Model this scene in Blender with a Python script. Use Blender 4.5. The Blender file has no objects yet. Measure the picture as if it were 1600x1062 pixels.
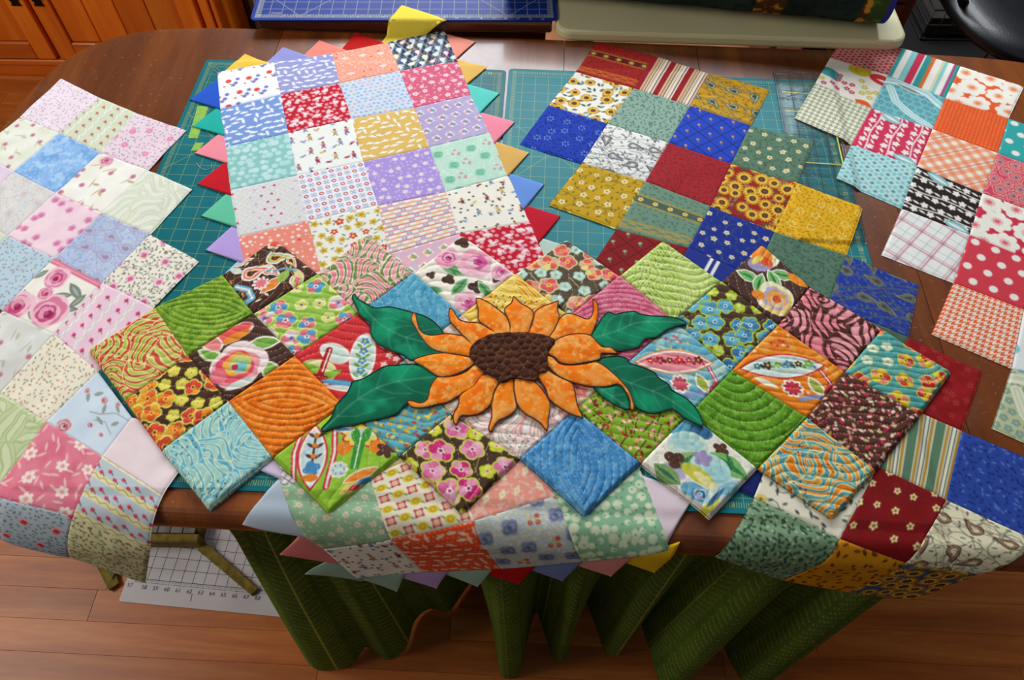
import bpy, bmesh, math, random
import numpy as np
from mathutils import Vector, Matrix
from mathutils.geometry import delaunay_2d_cdt
SC = bpy.context.scene
COL = SC.collection
TOP = 0.74                      # height of the dining table top
CH = 0.94                       # camera height above the table top
F = 1173.0; TILT = math.radians(55.977); ROLL = math.radians(0.782)
# ------------------------------------------------------------------ camera
_Fw = np.array([0, math.cos(TILT), -math.sin(TILT)]); _R = np.array([1., 0, 0]); _U = np.cross(_R, _Fw)
_R, _U = math.cos(ROLL)*_R+math.sin(ROLL)*_U, -math.sin(ROLL)*_R+math.cos(ROLL)*_U
cd = bpy.data.cameras.new('camera'); cam = bpy.data.objects.new('camera', cd); COL.objects.link(cam)
cd.sensor_width = 36; cd.lens = F*36/1600; cd.clip_start = .05; cd.clip_end = 50
M = Matrix(((_R[0], _U[0], -_Fw[0], 0), (_R[1], _U[1], -_Fw[1], 0), (_R[2], _U[2], -_Fw[2], TOP+CH), (0, 0, 0, 1)))
cam.matrix_world = M
SC.camera = cam
# ------------------------------------------------------------------ light and exposure
SC.view_settings.view_transform = 'Standard'; SC.view_settings.look = 'None'
SC.view_settings.gamma = 1; SC.view_settings.use_curve_mapping = False
SC.view_settings.exposure = 0.2
W = bpy.data.worlds.new('world'); SC.world = W; W.use_nodes = True
W.node_tree.nodes['Background'].inputs[0].default_value = (.80, .86, 1, 1)
W.node_tree.nodes['Background'].inputs[1].default_value = .068
def area(name, loc, target, sx, sy, power, col):
    l = bpy.data.lights.new(name, 'AREA'); l.shape = 'RECTANGLE'; l.size = sx; l.size_y = sy; l.energy = power; l.color = col
    o = bpy.data.objects.new(name, l); COL.objects.link(o); o.location = loc
    o.rotation_euler = (Vector(target)-Vector(loc)).to_track_quat('-Z', 'Y').to_euler()
    return o
area('window_daylight', (.25, 3.12, 2.15), (0, .6, .5), 2.3, 1.1, 84, (.90, .95, 1))
area('side_window_daylight', (-2.5, .5, 2.0), (-.3, .7, .7), 1.6, 1.2, 44, (1, .95, .86))
area('overhead_fill_light', (.2, .2, 2.75), (.1, .7, .7), 1.4, 1.4, 1.5, (1, .95, .87))  # added soft fill from above; no actual lamp hangs there
# ------------------------------------------------------------------ helpers
def hexc(h):
    if not isinstance(h, str): return np.array(h, float)
    h = h.lstrip('#'); return np.array([int(h[i:i+2], 16)/255 for i in (0, 2, 4)])
def lin(c):
    c = np.clip(c, 0, 1); return np.where(c <= .04045, c/12.92, ((c+.055)/1.055)**2.4)
def at(px, py, z=TOP):          # point of the horizontal plane z measured from the photograph
    d = ((px-800)/F)*_R-((py-531)/F)*_U+_Fw
    s = (z-TOP-CH)/d[2]; return np.array([d[0]*s, d[1]*s])
def proj(P):
    d = P-np.array([0, 0, TOP+CH]); z = d@_Fw
    return np.stack([800+F*(d@_R)/z, 531-F*(d@_U)/z], -1)
def tag(o, label=None, cat=None, group=None, kind=None):
    if label: o['label'] = label
    if cat: o['category'] = cat
    if group: o['group'] = group
    if kind: o['kind'] = kind
    return o
def thing(name, loc, label, cat, group=None):
    o = bpy.data.objects.new(name, None); COL.objects.link(o); o.location = loc; o.empty_display_size = .05
    return tag(o, label, cat, group)
def mesh_obj(name, V, Fc, mat, parent=None, smooth=True, col=None, uv=None):
    V = np.asarray(V, float).reshape(-1, 3)
    if parent is not None:
        V = V-PL(parent)
    me = bpy.data.meshes.new(name)
    if isinstance(Fc, np.ndarray):
        k = Fc.shape[1]; n = len(Fc)
        me.vertices.add(len(V)); me.vertices.foreach_set('co', V.astype(np.float32).ravel())
        me.loops.add(n*k); me.loops.foreach_set('vertex_index', Fc.astype(np.int32).ravel())
        me.polygons.add(n); me.polygons.foreach_set('loop_start', np.arange(0, n*k, k, dtype=np.int32))
        me.update(calc_edges=True)
    else:
        me.from_pydata([tuple(v) for v in V], [], [tuple(f) for f in Fc]); me.update()
    if smooth: me.polygons.foreach_set('use_smooth', np.ones(len(me.polygons), bool))
    if col is not None:
        a = me.color_attributes.new('Print', 'FLOAT_COLOR', 'POINT')
        c = np.ones((len(V), 4), np.float32); c[:, :3] = lin(col); a.data.foreach_set('color', c.ravel())
    me.validate()
    if mat: me.materials.append(mat)
    o = bpy.data.objects.new(name, me); COL.objects.link(o)
    if parent is not None: o.parent = parent
    return o
def PL(o):                       # world position of a parent chain (translations only)
    p = Vector((0, 0, 0))
    while o is not None: p = p+o.location; o = o.parent
    return np.array(p)
BOXF = [(0, 3, 2, 1), (4, 5, 6, 7), (0, 1, 5, 4), (1, 2, 6, 5), (2, 3, 7, 6), (3, 0, 4, 7)]
class MB:                       # collects boxes, prisms and tubes into one mesh
    def __init__(s): s.v = []; s.f = []
    def add(s, V, Fc):
        n = len(s.v); s.v += [tuple(map(float, v)) for v in V]; s.f += [tuple(i+n for i in f) for f in Fc]; return s
    def box(s, x0, x1, y0, y1, z0, z1, b=0.0, rot=0, c=None):
        if b <= 0:
            V = np.array([(x0, y0, z0), (x1, y0, z0), (x1, y1, z0), (x0, y1, z0), (x0, y0, z1), (x1, y0, z1), (x1, y1, z1), (x0, y1, z1)]); Fc = BOXF
        else:
            V = []; Fc = []
            for z, i in ((z0, b), (z0+b, 0), (z1-b, 0), (z1, b)):
                for (x, y) in ((x0+b, y0+i), (x1-b, y0+i), (x1-i, y0+b), (x1-i, y1-b), (x1-b, y1-i), (x0+b, y1-i), (x0+i, y1-b), (x0+i, y0+b)): V.append((x, y, z))
            V = np.array(V)
            Fc = [tuple(range(7, -1, -1)), tuple(range(24, 32))]+[(r*8+k, r*8+(k+1) % 8, r*8+8+(k+1) % 8, r*8+8+k) for r in range(3) for k in range(8)]
        if rot:
            cx, cy = c if c else ((x0+x1)/2, (y0+y1)/2); ca, sa = math.cos(rot), math.sin(rot)
            V = np.array([(cx+(x-cx)*ca-(y-cy)*sa, cy+(x-cx)*sa+(y-cy)*ca, z) for x, y, z in V])
        return s.add(V, Fc)
    def prism(s, pts, z0, z1, b=0.0, top=0.0):          # outline of (x, y), bevelled by insetting
        P = np.array(pts, float); n = len(P)
        area2 = sum(P[i][0]*P[(i+1) % n][1]-P[(i+1) % n][0]*P[i][1] for i in range(n))
        if area2 < 0: P = P[::-1]
        T = np.roll(P, -1, 0)-np.roll(P, 1, 0); T /= np.linalg.norm(T, axis=1)[:, None]+1e-12; N = np.stack([T[:, 1], -T[:, 0]], 1)
        rings = [(P, z0), (P, z1)] if b <= 0 else [(P-N*b, z0), (P-N*b*.3, z0+b*.3), (P, z0+b), (P, z1-b), (P-N*b*.3, z1-b*.3), (P-N*b, z1)]
        if top > 0: rings = [(P-N*.001, z0), (P, z0+.001)]+[(P-N*top*(1-math.cos(a)), z1-top*(1-math.sin(a))) for a in np.linspace(0, math.pi/2, 7)]
        V = [(x, y, z) for R, z in rings for x, y in R]; k = len(rings)
        Fc = [tuple(range(n-1, -1, -1)), tuple(range((k-1)*n, k*n))]+[(r*n+i, r*n+(i+1) % n, (r+1)*n+(i+1) % n, (r+1)*n+i) for r in range(k-1) for i in range(n)]
        return s.add(V, Fc)
    def tube(s, pts, r, n=10, cap=True):
        P = np.array(pts, float); m = len(P); R = np.ones(m)*r if np.isscalar(r) else np.array(r)
        T = np.gradient(P, axis=0); T /= np.linalg.norm(T, axis=1)[:, None]+1e-12
        u = np.cross(T[0], (0, 0, 1.)); u = u if np.linalg.norm(u) > .1 else np.cross(T[0], (0, 1., 0)); V = []
        for i in range(m):
            u = u-T[i]*(u@T[i]); u /= np.linalg.norm(u)+1e-12; w = np.cross(T[i], u)
            V += [P[i]+R[i]*(math.cos(a)*u+math.sin(a)*w) for a in np.linspace(0, 2*math.pi, n, endpoint=False)]
        Fc = [(i*n+k, i*n+(k+1) % n, (i+1)*n+(k+1) % n, (i+1)*n+k) for i in range(m-1) for k in range(n)]
        if cap: Fc += [tuple(range(n-1, -1, -1)), tuple(range((m-1)*n, m*n))]
        return s.add(V, Fc)
    def lathe(s, prof, c, n=24):
        V = []; k = len(prof)
        for r, z in prof: V += [(c[0]+r*math.cos(a), c[1]+r*math.sin(a), c[2]+z) for a in np.linspace(0, 2*math.pi, n, endpoint=False)]
        return s.add(V, [(i*n+j, i*n+(j+1) % n, (i+1)*n+(j+1) % n, (i+1)*n+j) for i in range(k-1) for j in range(n)]+[tuple(range(n-1, -1, -1)), tuple(range((k-1)*n, k*n))])
    def build(s, name, mat, parent=None, smooth=False): return mesh_obj(name, s.v, s.f, mat, parent, smooth)
# ------------------------------------------------------------------ node expressions
class E:
    def __init__(s, nt, sock): s.nt = nt; s.s = sock
    def _m(s, op, *a):
        n = s.nt.nodes.new('ShaderNodeMath'); n.operation = op
        for i, x in enumerate((s,)+a):
            if isinstance(x, E): s.nt.links.new(x.s, n.inputs[i])
            else: n.inputs[i].default_value = float(x)
        return E(s.nt, n.outputs[0])
    def __add__(s, o): return s._m('ADD', o)
    def __sub__(s, o): return s._m('SUBTRACT', o)
    def __mul__(s, o): return s._m('MULTIPLY', o)
    def __truediv__(s, o): return s._m('DIVIDE', o)
    def fr(s): return s._m('FRACT')
    def ab(s): return s._m('ABSOLUTE')
    def lt(s, o): return s._m('LESS_THAN', o)
    def gt(s, o): return s._m('GREATER_THAN', o)
    def mx(s, o): return s._m('MAXIMUM', o)
    def mn(s, o): return s._m('MINIMUM', o)
    def fl(s): return s._m('FLOOR')
    def sin(s): return s._m('SINE')
def new_mat(name, rough=.6):
    m = bpy.data.materials.new(name); m.use_nodes = True; nt = m.node_tree
    b = nt.nodes['Principled BSDF']; b.inputs['Roughness'].default_value = rough
    return m, nt, b
def mixc(nt, fac, a, b):
    n = nt.nodes.new('ShaderNodeMix'); n.data_type = 'RGBA'
    for k, x in ((0, fac), (6, a), (7, b)):
        if isinstance(x, E): nt.links.new(x.s, n.inputs[k])
        elif hasattr(x, 'is_output'): nt.links.new(x, n.inputs[k])
        elif isinstance(x, str): n.inputs[k].default_value = tuple(lin(hexc(x)))+(1,)
        else: n.inputs[k].default_value = x
    return n.outputs[2]
def coords(nt, kind='Object', scale=(1, 1, 1), rotz=0):
    t = nt.nodes.new('ShaderNodeTexCoord'); mp = nt.nodes.new('ShaderNodeMapping'); mp.inputs['Scale'].default_value = scale
    mp.inputs['Rotation'].default_value = (0, 0, rotz); nt.links.new(t.outputs[kind], mp.inputs[0]); return mp.outputs[0]
def noise(nt, vec, scale, detail=3, rough=.5, dist=0):
    n = nt.nodes.new('ShaderNodeTexNoise'); n.inputs['Scale'].default_value = scale; n.inputs['Detail'].default_value = detail
    n.inputs['Roughness'].default_value = rough; n.inputs['Distortion'].default_value = dist; nt.links.new(vec, n.inputs['Vector']); return E(nt, n.outputs[0])
def ramp(nt, fac, stops):
    n = nt.nodes.new('ShaderNodeValToRGB'); nt.links.new(fac.s, n.inputs[0]); e = n.color_ramp.elements
    while len(e) < len(stops): e.new(.5)
    for k, (p, c) in enumerate(stops): e[k].position = p; e[k].color = tuple(lin(hexc(c)))+(1,)
    return n.outputs[0]
def bump(nt, b, h, strength, dist=.001):
    n = nt.nodes.new('ShaderNodeBump'); n.inputs['Strength'].default_value = strength; n.inputs['Distance'].default_value = dist
    nt.links.new(h.s, n.inputs['Height']); nt.links.new(n.outputs[0], b.inputs['Normal'])
def sep(nt, vec):
    n = nt.nodes.new('ShaderNodeSeparateXYZ'); nt.links.new(vec, n.inputs[0]); return [E(nt, o) for o in n.outputs]
def m_plain(name, c, rough=.6, var=.12, sc=20, metal=0, bmp=0, coat=0):
    m, nt, b = new_mat(name, rough); v = coords(nt); h = hexc(c)
    n = noise(nt, v, sc, 3)
    nt.links.new(ramp(nt, n, [(.3, h*(1-var)), (.7, np.minimum(h*(1+var), 1))]), b.inputs['Base Color']); b.inputs['Metallic'].default_value = metal
    if bmp: bump(nt, b, noise(nt, v, sc*8, 2), bmp)
    if coat: b.inputs['Coat Weight'].default_value = coat; b.inputs['Coat Roughness'].default_value = .1
    return m
def m_wood(name, cs, along='x', rough=.4, sc=1.0, coat=0, scratches=False, rotz=0, bmp=.15):
    m, nt, b = new_mat(name, rough)
    s = {'x': (1.2, 14, 14), 'y': (14, 1.2, 14), 'z': (14, 14, 1.2)}[along]
    oi = nt.nodes.new('ShaderNodeObjectInfo'); t = coords(nt, 'Object', tuple(q*sc for q in s), rotz)
    ad = nt.nodes.new('ShaderNodeVectorMath'); ad.operation = 'ADD'; sc_ = nt.nodes.new('ShaderNodeVectorMath'); sc_.operation = 'SCALE'
    nt.links.new(oi.outputs['Random'], sc_.inputs['Scale']); sc_.inputs[0].default_value = (37, 19, 11)
    nt.links.new(t, ad.inputs[0]); nt.links.new(sc_.outputs[0], ad.inputs[1]); v = ad.outputs[0]
    n1 = noise(nt, v, 1.0, 5, .6, 1.2); n2 = noise(nt, v, 5, 4, .7)
    g = n1*.7+n2*.3
    c = ramp(nt, g, [(.28, cs[0]), (.5, cs[1]), (.72, cs[2])])
    tone = E(nt, oi.outputs['Random'])*.34+.83
    hs = nt.nodes.new('ShaderNodeHueSaturation'); nt.links.new(c, hs.inputs['Color']); nt.links.new(tone.s, hs.inputs['Value']); c = hs.outputs[0]
    if scratches:
        v2 = coords(nt); sp = noise(nt, v2, 130, 2, .6); big = noise(nt, v2, 5, 3)
        w = (sp.gt(.69))*(big.gt(.47))
        c = mixc(nt, w*.35, c, '#a08a78')
        cl = noise(nt, v2, 9, 5, .7); c = mixc(nt, ((cl-.6).mx(0)*1.6).mn(.35), c, '#7d6350')
        rr = (big*.25+.2)+sp*.12; nt.links.new(rr.s, b.inputs['Roughness'])
    nt.links.new(c, b.inputs['Base Color'])
    if coat: b.inputs['Coat Weight'].default_value = coat; b.inputs['Coat Roughness'].default_value = .12
    bump(nt, b, n2, bmp, .0006)
    return m
def m_print(name, rough=.85, weave=.12, wscale=900, sheen=.0):
    m, nt, b = new_mat(name, rough); a = nt.nodes.new('ShaderNodeAttribute'); a.attribute_name = 'Print'
    v = coords(nt); x, y, z = sep(nt, v)
    n = noise(nt, v, wscale, 2, .6); f = noise(nt, v, 60, 3)
    hs = nt.nodes.new('ShaderNodeHueSaturation'); nt.links.new(a.outputs['Color'], hs.inputs['Color'])
    val = n*weave+f*.08+(1-weave/2-.04); nt.links.new(val.s, hs.inputs['Value']); nt.links.new(hs.outputs[0], b.inputs['Base Color'])
    b.inputs['Sheen Weight'].default_value = sheen; b.inputs['Specular IOR Level'].default_value = .15
    bump(nt, b, n, .25, .0004)
    return m
# ------------------------------------------------------------------ painting printed cloth
def vnoise(X, Y, sc, seed=0):
    r = np.random.RandomState(seed % 99991); G = r.rand(64, 64)
    x = X*sc+seed*1.37; y = Y*sc+seed*.71; xi = np.floor(x).astype(int); yi = np.floor(y).astype(int); fx = x-xi; fy = y-yi
    fx = fx*fx*(3-2*fx); fy = fy*fy*(3-2*fy); g = lambda a, b: G[a % 64, b % 64]
    return (g(xi, yi)*(1-fx)+g(xi+1, yi)*fx)*(1-fy)+(g(xi, yi+1)*(1-fx)+g(xi+1, yi+1)*fx)*fy
def fbm(X, Y, sc, seed=0, o=3):
    s = 0; a = 1; t = 0
    for k in range(o): s = s+a*vnoise(X, Y, sc*2**k, seed+k*17); t += a; a *= .55
    return s/t
class Cv:                       # a print, evaluated at the points X, Y (right, down) of a patch
    def __init__(s, X, Y, aa, seed=1):
        s.X, s.Y, s.aa = X, Y, aa; s.c = np.zeros(X.shape+(3,)); s.seed = seed; s.r = random.Random(seed)
    def bl(s, m, c, a=1.0):
        m = np.clip(m, 0, 1)[..., None]*a; s.c = s.c*(1-m)+hexc(c)*m
    def sd(s, d, c, a=1.0): s.bl(.5-d/s.aa/1.4, c, a)        # paint where signed distance d < 0
    def fill(s, c): s.c[:] = hexc(c)
    def mot(s, c, sc=6, th=.5, soft=.15, a=1.0, k=0): s.bl((fbm(s.X, s.Y, sc, s.seed+k)-th)/soft+.5, c, a)
    def loc(s, x, y, th=0):
        dx, dy = s.X-x, s.Y-y
        if th: ca, sa = math.cos(th), math.sin(th); return dx*ca+dy*sa, -dx*sa+dy*ca
        return dx, dy
    def ell(s, x, y, rx, ry, th, c, a=1.0):
        u, v = s.loc(x, y, th); q = np.sqrt((u/rx)**2+(v/ry)**2); s.sd((q-1)*min(rx, ry), c, a)
    def dot(s, x, y, r, c, a=1.0): s.sd(np.hypot(s.X-x, s.Y-y)-r, c, a)
    def ring(s, x, y, r, w, c, a=1.0): s.sd(abs(np.hypot(s.X-x, s.Y-y)-r)-w, c, a)
    def pet(s, x, y, r, n, c, rot=0, dep=.35, a=1.0):
        u, v = s.loc(x, y); d = np.hypot(u, v); t = np.arctan2(v, u)+rot
        s.sd(d-r*(1-dep+dep*abs(np.cos(n*t/2))), c, a)
    def leaf(s, x, y, l, w, th, c, a=1.0):
        u, v = s.loc(x, y, th); s.sd(abs(v)-w*np.clip(1-(u/l)**2, -1, 1), c, a) if False else s.bl((.5-(abs(v)-w*np.clip(1-(u/l)**2, 0, 1))/s.aa/1.4)*(abs(u) < l), c, a)
    def line(s, pts, w, c, a=1.0):
        D = np.full(s.X.shape, 9.)
        for (x0, y0), (x1, y1) in zip(pts[:-1], pts[1:]):
            vx, vy = x1-x0, y1-y0; L = vx*vx+vy*vy+1e-9
            t = np.clip(((s.X-x0)*vx+(s.Y-y0)*vy)/L, 0, 1); D = np.minimum(D, np.hypot(s.X-x0-t*vx, s.Y-y0-t*vy))
        s.sd(D-w, c, a)
    def grid(s, n, jit=.3, stag=True, lo=-.05, hi=1.05):
        P = []; st = (hi-lo)/n
        for j in range(n+1):
            for i in range(n+1):
                P.append((lo+(i+(.5 if stag and j % 2 else 0)+s.r.uniform(-jit, jit))*st, lo+(j+s.r.uniform(-jit, jit))*st))
        return P
    def rang(s): return s.r.uniform(0, 2*math.pi)
# --- repeated prints
def p_plain(c, col, col2=None, sc=5, a=.5):
    c.fill(col)
    if col2: c.mot(col2, sc, .52, .3, a)
def p_batik(c, col, d, l, sc=12):
    c.fill(col); c.mot(d, sc, .56, .2, .7, 3); c.mot(l, sc*1.6, .6, .15, .75, 9); c.mot(l, sc*3, .66, .1, .6, 11)
def p_dots(c, bg, cols, n=10, r=.02, jit=.0, rj=0, rings=None, mot=None):
    c.fill(bg)
    if mot: c.mot(mot, 3, .5, .3, .5)
    for x, y in c.grid(n, jit):
        q = r*(1+c.r.uniform(-rj, rj)); c.dot(x, y, q, c.r.choice(cols))
        if rings: c.dot(x, y, q*.5, rings)
def p_bubbles(c, bg, cols, n=9, dark=None):
    c.fill(bg)
    for x, y in c.grid(n, .3):
        q = c.r.uniform(.3, .55)/n; c.dot(x, y, q, c.r.choice(cols))
        c.dot(x-q*.25, y-q*.25, q*.45, cols[0], .6)
    if dark:
        for x, y in c.grid(n+2, .4): c.dot(x, y, .008, dark)
def p_sprig(c, bg, cols, n=9, l=.035, w=.011, mot=None, fl=None, nf=3, fr=.05, vine=None, jit=.45):
    c.fill(bg)
    if mot: c.mot(mot, 3, .5, .35, .6)
    if vine:
        for x, y in c.grid(max(3, n//2), .3):
            t = c.rang(); P = [(x+.1*k*math.cos(t+.5*k)*.35, y+.1*k*math.sin(t+.5*k)*.35) for k in range(5)]; c.line(P, .004, vine)
    for x, y in c.grid(n+2, jit): c.leaf(x, y, l*c.r.uniform(.7, 1.25), w*1.1, c.rang(), c.r.choice(cols))
    if fl:
        for x, y in c.grid(nf, .22): rose(c, x, y, fr, fl)
def rose(c, x, y, r, cols):
    t = c.rang(); c.pet(x, y, r, 5, cols[0], t, .18); c.pet(x+r*.1, y+r*.1, r*.68, 4, cols[1], t+1, .25)
    c.ring(x+r*.05, y+r*.08, r*.34, r*.07, cols[2]); c.dot(x+r*.08, y, r*.14, cols[2])
def p_flow(c, bg, fl, n=4, r=.05, npet=5, leaf=None, nl=8, out=None, mot=None, vine=None, ll=.035, jit=.22, dep=.4):
    c.fill(bg)
    if mot: c.mot(mot, 4, .5, .3, .6)
    if vine:
        for x, y in c.grid(5, .3):
            t = c.rang(); c.line([(x+.05*k*math.cos(t+.45*k), y+.05*k*math.sin(t+.45*k)) for k in range(5)], .0045, vine)
    if leaf:
        for x, y in c.grid(nl, .4): c.leaf(x, y, ll*c.r.uniform(.7, 1.2), ll*.33, c.rang(), c.r.choice(leaf))
    for x, y in c.grid(n, jit):
        f = c.r.choice(fl); q = r*c.r.uniform(.85, 1.15); t = c.rang()
        if out: c.pet(x, y, q*1.25, npet, out, t, dep*.6)
        c.pet(x, y, q, npet, f[0], t, dep); c.dot(x, y, q*.36, f[1])
        if len(f) > 2: c.dot(x, y, q*.17, f[2])
def pansy(c, x, y, r, cols, out, cen, n=5, inner=None):
    t = c.rang()
    for k in range(n): c.dot(x+.56*r*math.cos(t+k*6.283/n), y+.56*r*math.sin(t+k*6.283/n), r*.54, out)
    for k in range(n):
        a = t+k*6.283/n; c.dot(x+.52*r*math.cos(a), y+.52*r*math.sin(a), r*.42, cols[k % len(cols)])
        if inner: c.ell(x+.36*r*math.cos(a), y+.36*r*math.sin(a), r*.28, r*.13, a, inner)
    c.pet(x, y, r*.3, 5, cen[0], t, .4); c.dot(x, y, r*.13, cen[1])
def p_pansy(c, bg, kinds, n=5, r=.11, stems=None, small=None, mot=None, jit=.2):
    c.fill(bg)
    if mot: c.mot(mot, 5, .5, .25, .5)
    if stems:
        for x, y in c.grid(4, .3): c.line([(x, y), (x+c.r.uniform(-.15, .15), y+.2)], .006, stems)
    for x, y in c.grid(n+1, jit, lo=-.2, hi=1.2):
        if small and c.r.random() < .33: pansy(c, x, y, r*.62, *small)
        else: pansy(c, x, y, r*c.r.uniform(.85, 1.1), *c.r.choice(kinds))
def p_sun(c, bg, n=3.3, r=.1, pc='#e3a92a', pd='#b87412', cc='#4a2b1c', leaf='#6f8a70', jit=.25):
    c.fill(bg)
    for x, y in c.grid(9, .4): c.leaf(x, y, .05, .02, c.rang(), c.r.choice([leaf, '#3f5a48']))
    for x, y in c.grid(int(n*1.4), jit):
        q = r*c.r.uniform(.8, 1.15); t = c.rang(); c.pet(x, y, q*1.06, 16, pd, t, .4); c.pet(x, y, q, 14, pc, t, .45); c.pet(x, y, q*.75, 12, '#f2cf58', t, .4)
        c.dot(x, y, q*.42, cc); c.dot(x, y, q*.22, '#7a5138')
def paisley(c, x, y, s_, th, cols):
    u, v = c.loc(x, y, th); u = u/s_; v = v/s_
    for k, col in enumerate(cols):
        g = .76**k; uu = (u+.0)/g; vv = v/g; yc = .45*np.clip(uu+.1, 0, 2)**2; hw = .56*np.sqrt(np.clip((uu+.5)*1.9, 0, 1))*np.clip((1.05-uu)/1.2, 0, 1)**.8
        c.sd((abs(vv-yc)-hw)*g*s_, col)
def p_paisley(c, bg, cols, leaf, n=3, s_=.14, nl=9, vine=None, mot=None):
    c.fill(bg)
    if mot: c.mot(mot, 5, .5, .3, .6)
    if vine:
        for x, y in c.grid(4, .3):
            t = c.rang(); c.line([(x+.06*k*math.cos(t+.6*k), y+.06*k*math.sin(t+.6*k)) for k in range(6)], .005, vine)
    for x, y in c.grid(nl, .4): c.leaf(x, y, .036, .011, c.rang(), c.r.choice(leaf))
    for x, y in c.grid(n, .18): paisley(c, x, y, s_, c.r.uniform(-.6, .9)+(0 if c.r.random() < .6 else 2.6), cols)
def p_swirl(c, bg, fills, out, m=5, k=11, a2=.62, dots=None, seed=None):
    P = c.grid(m, .35, lo=-.25, hi=1.25); D = []; 
    X = c.X+.12*(vnoise(c.X, c.Y, 5, c.seed)-.5); Y = c.Y+.12*(vnoise(c.X, c.Y, 5, c.seed+5)-.5)
    for x, y in P: D.append(np.hypot(X-x, Y-y))
    D = np.array(D); I = D.argmin(0); s2 = np.sort(D, 0); edge = s2[1]-s2[0]
    an = np.array([c.rang() for _ in P]); st = 1.5/m; px = np.array([p[0] for p in P])+st*.7*np.cos(an); py = np.array([p[1] for p in P])+st*.7*np.sin(an)
    d = np.hypot(X-px[I], Y-py[I]); fr = (d*k+an[I]) % 1.0; e = c.aa*k*.9
    F_ = np.array([hexc(f) for f in fills])[I % len(fills)]
    a2 = a2*np.clip(.25+edge/(st*.34), 0, 1.12); m1 = np.clip((a2/2-abs(fr-.5))/e+.5, 0, 1)[..., None]; c.fill(bg); c.c = c.c*(1-m1)+F_*m1
    mo = np.clip((.07-abs(abs(fr-.5)-a2/2))/e+.5, 0, 1); c.bl(mo, out, .9); c.bl(.5+(.012-edge)/c.aa, out, .8)
    if dots:
        for x, y in c.grid(13, .2):
            if vnoise(np.array(x), np.array(y), 4, c.seed+3) > .66: c.dot(x, y, .011, dots)
def p_stripes(c, seq, per=1.0, axis='x', off=0, wob=0):
    t = (c.X if axis == 'x' else c.Y)/per+off
    if wob: t = t+wob*(vnoise(c.X, c.Y, 5, c.seed)-.5)
    t = t % 1.0; c.fill(seq[0][1]); p = 0
    for w, col in seq: c.sd(abs(t-(p+w/2))*per-w/2*per, col); p += w
def p_hound(c, bg, col, n=14, slant=.35):
    x = c.X*n; y = c.Y*n; r = np.floor(y); fx = (x+.5*(r % 2)) % 1; fy = y % 1
    def one(ox, oy):
        xi = np.floor((c.X+ox)*n*8) % 8; yi = np.floor((c.Y+oy)*n*8) % 8; tw = ((xi+yi) % 4) < 2
        return np.where(tw, xi < 4, yi < 4)*1.0
    e = c.aa*.3; m = sum(one(a, b) for a in (-e, 0, e) for b in (-e, 0, e))/9; c.fill(bg); c.bl(m, col)
def p_gingham(c, bg, col, n=8, ang=.785, line=None):
    u, v = c.loc(.5, .5, ang); a = np.clip((.25-abs((u*n) % 1-.5))*8+.5, 0, 1); b = np.clip((.25-abs((v*n) % 1-.5))*8+.5, 0, 1)
    c.fill(bg); c.bl(a, col, .5); c.bl(b, col, .5)
    if line: c.bl((.07-abs((u*n/2) % 1-.5))*12, line, .7)
def p_plaid(c, bg, lines, ang=.6, blob=None):
    c.fill(bg); u, v = c.loc(.5, .5, ang)
    if blob: c.bl(np.clip(.5-2.5*abs((u*3) % 1-.5), 0, 1)*np.clip(.5-2.5*abs((v*3) % 1-.5), 0, 1)*4, blob)
    for o, w, col, per in lines:
        for q in (u, v): c.bl((w-abs((q*per+o) % 1-.5)/per)/c.aa+.5, col, .55)
def p_grid(c, bg, col, n=5, w=.006, ang=.785):
    c.fill(bg); u, v = c.loc(.5, .5, ang)
    for q in (u, v): c.sd(abs((q*n) % 1-.5)/n-w, col)
def p_birds(c, bg, cols, n=7, s_=.045, line=None):
    c.fill(bg)
    for x, y in c.grid(n+2, .25):
        t = c.r.choice([0, .4, -.4, 3.1, 1.4]); w = c.r.choice(cols)
        if line: c.ell(x, y, s_*1.15, s_*.55, t, line)
        c.ell(x, y, s_, s_*.42, t, w); c.ell(x, y-s_*.15, s_*.6, s_*.28, t+1.1, w); c.dot(x+s_*.9*math.cos(t), y+s_*.9*math.sin(t), s_*.3, w); c.leaf(x-s_*.9*math.cos(t), y-s_*.9*math.sin(t), s_*.5, s_*.25, t+.6, w)
def p_kids(c, bg, cols, n=3, s_=.1, marks=None, skin='#d8a48a'):
    c.fill(bg)
    if marks:
        for x, y in c.grid(7, .35):
            for k in range(3): c.leaf(x, y, .025, .006, k*1.05, marks)
    for x, y in c.grid(n, .22):
        f = 1 if c.r.random() < .5 else -1; col = c.r.choice(cols); t = c.r.uniform(-.4, .4)
        c.leaf(x, y+s_*.2, s_*.6, s_*.3, 1.57+t, col); c.dot(x, y-s_*.42, s_*.2, skin); c.dot(x, y-s_*.5, s_*.17, '#6b4030')
        c.line([(x-f*s_*.1, y+s_*.5), (x-f*s_*.25, y+s_*.95)], s_*.05, '#40506a'); c.line([(x+f*s_*.1, y+s_*.5), (x+f*s_*.35, y+s_*.85)], s_*.05, '#40506a')
        c.line([(x, y-.0), (x+f*s_*.5, y-s_*.15)], s_*.05, skin)
        c.ell(x+.16, y+.1, s_*.42, s_*.2, c.rang(), c.r.choice(cols)); c.dot(x+.16+s_*.4, y+.08, s_*.14, c.r.choice(cols))
def bigrose(c, x, y, r, cs):
    for k, q in enumerate((1, .84, .68, .52, .38, .24, .12)):
        t = c.rang(); c.pet(x+r*.1*math.cos(t), y+r*.1*math.sin(t), r*q, 4+k % 2, cs[k % len(cs)], t, .14)
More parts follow.
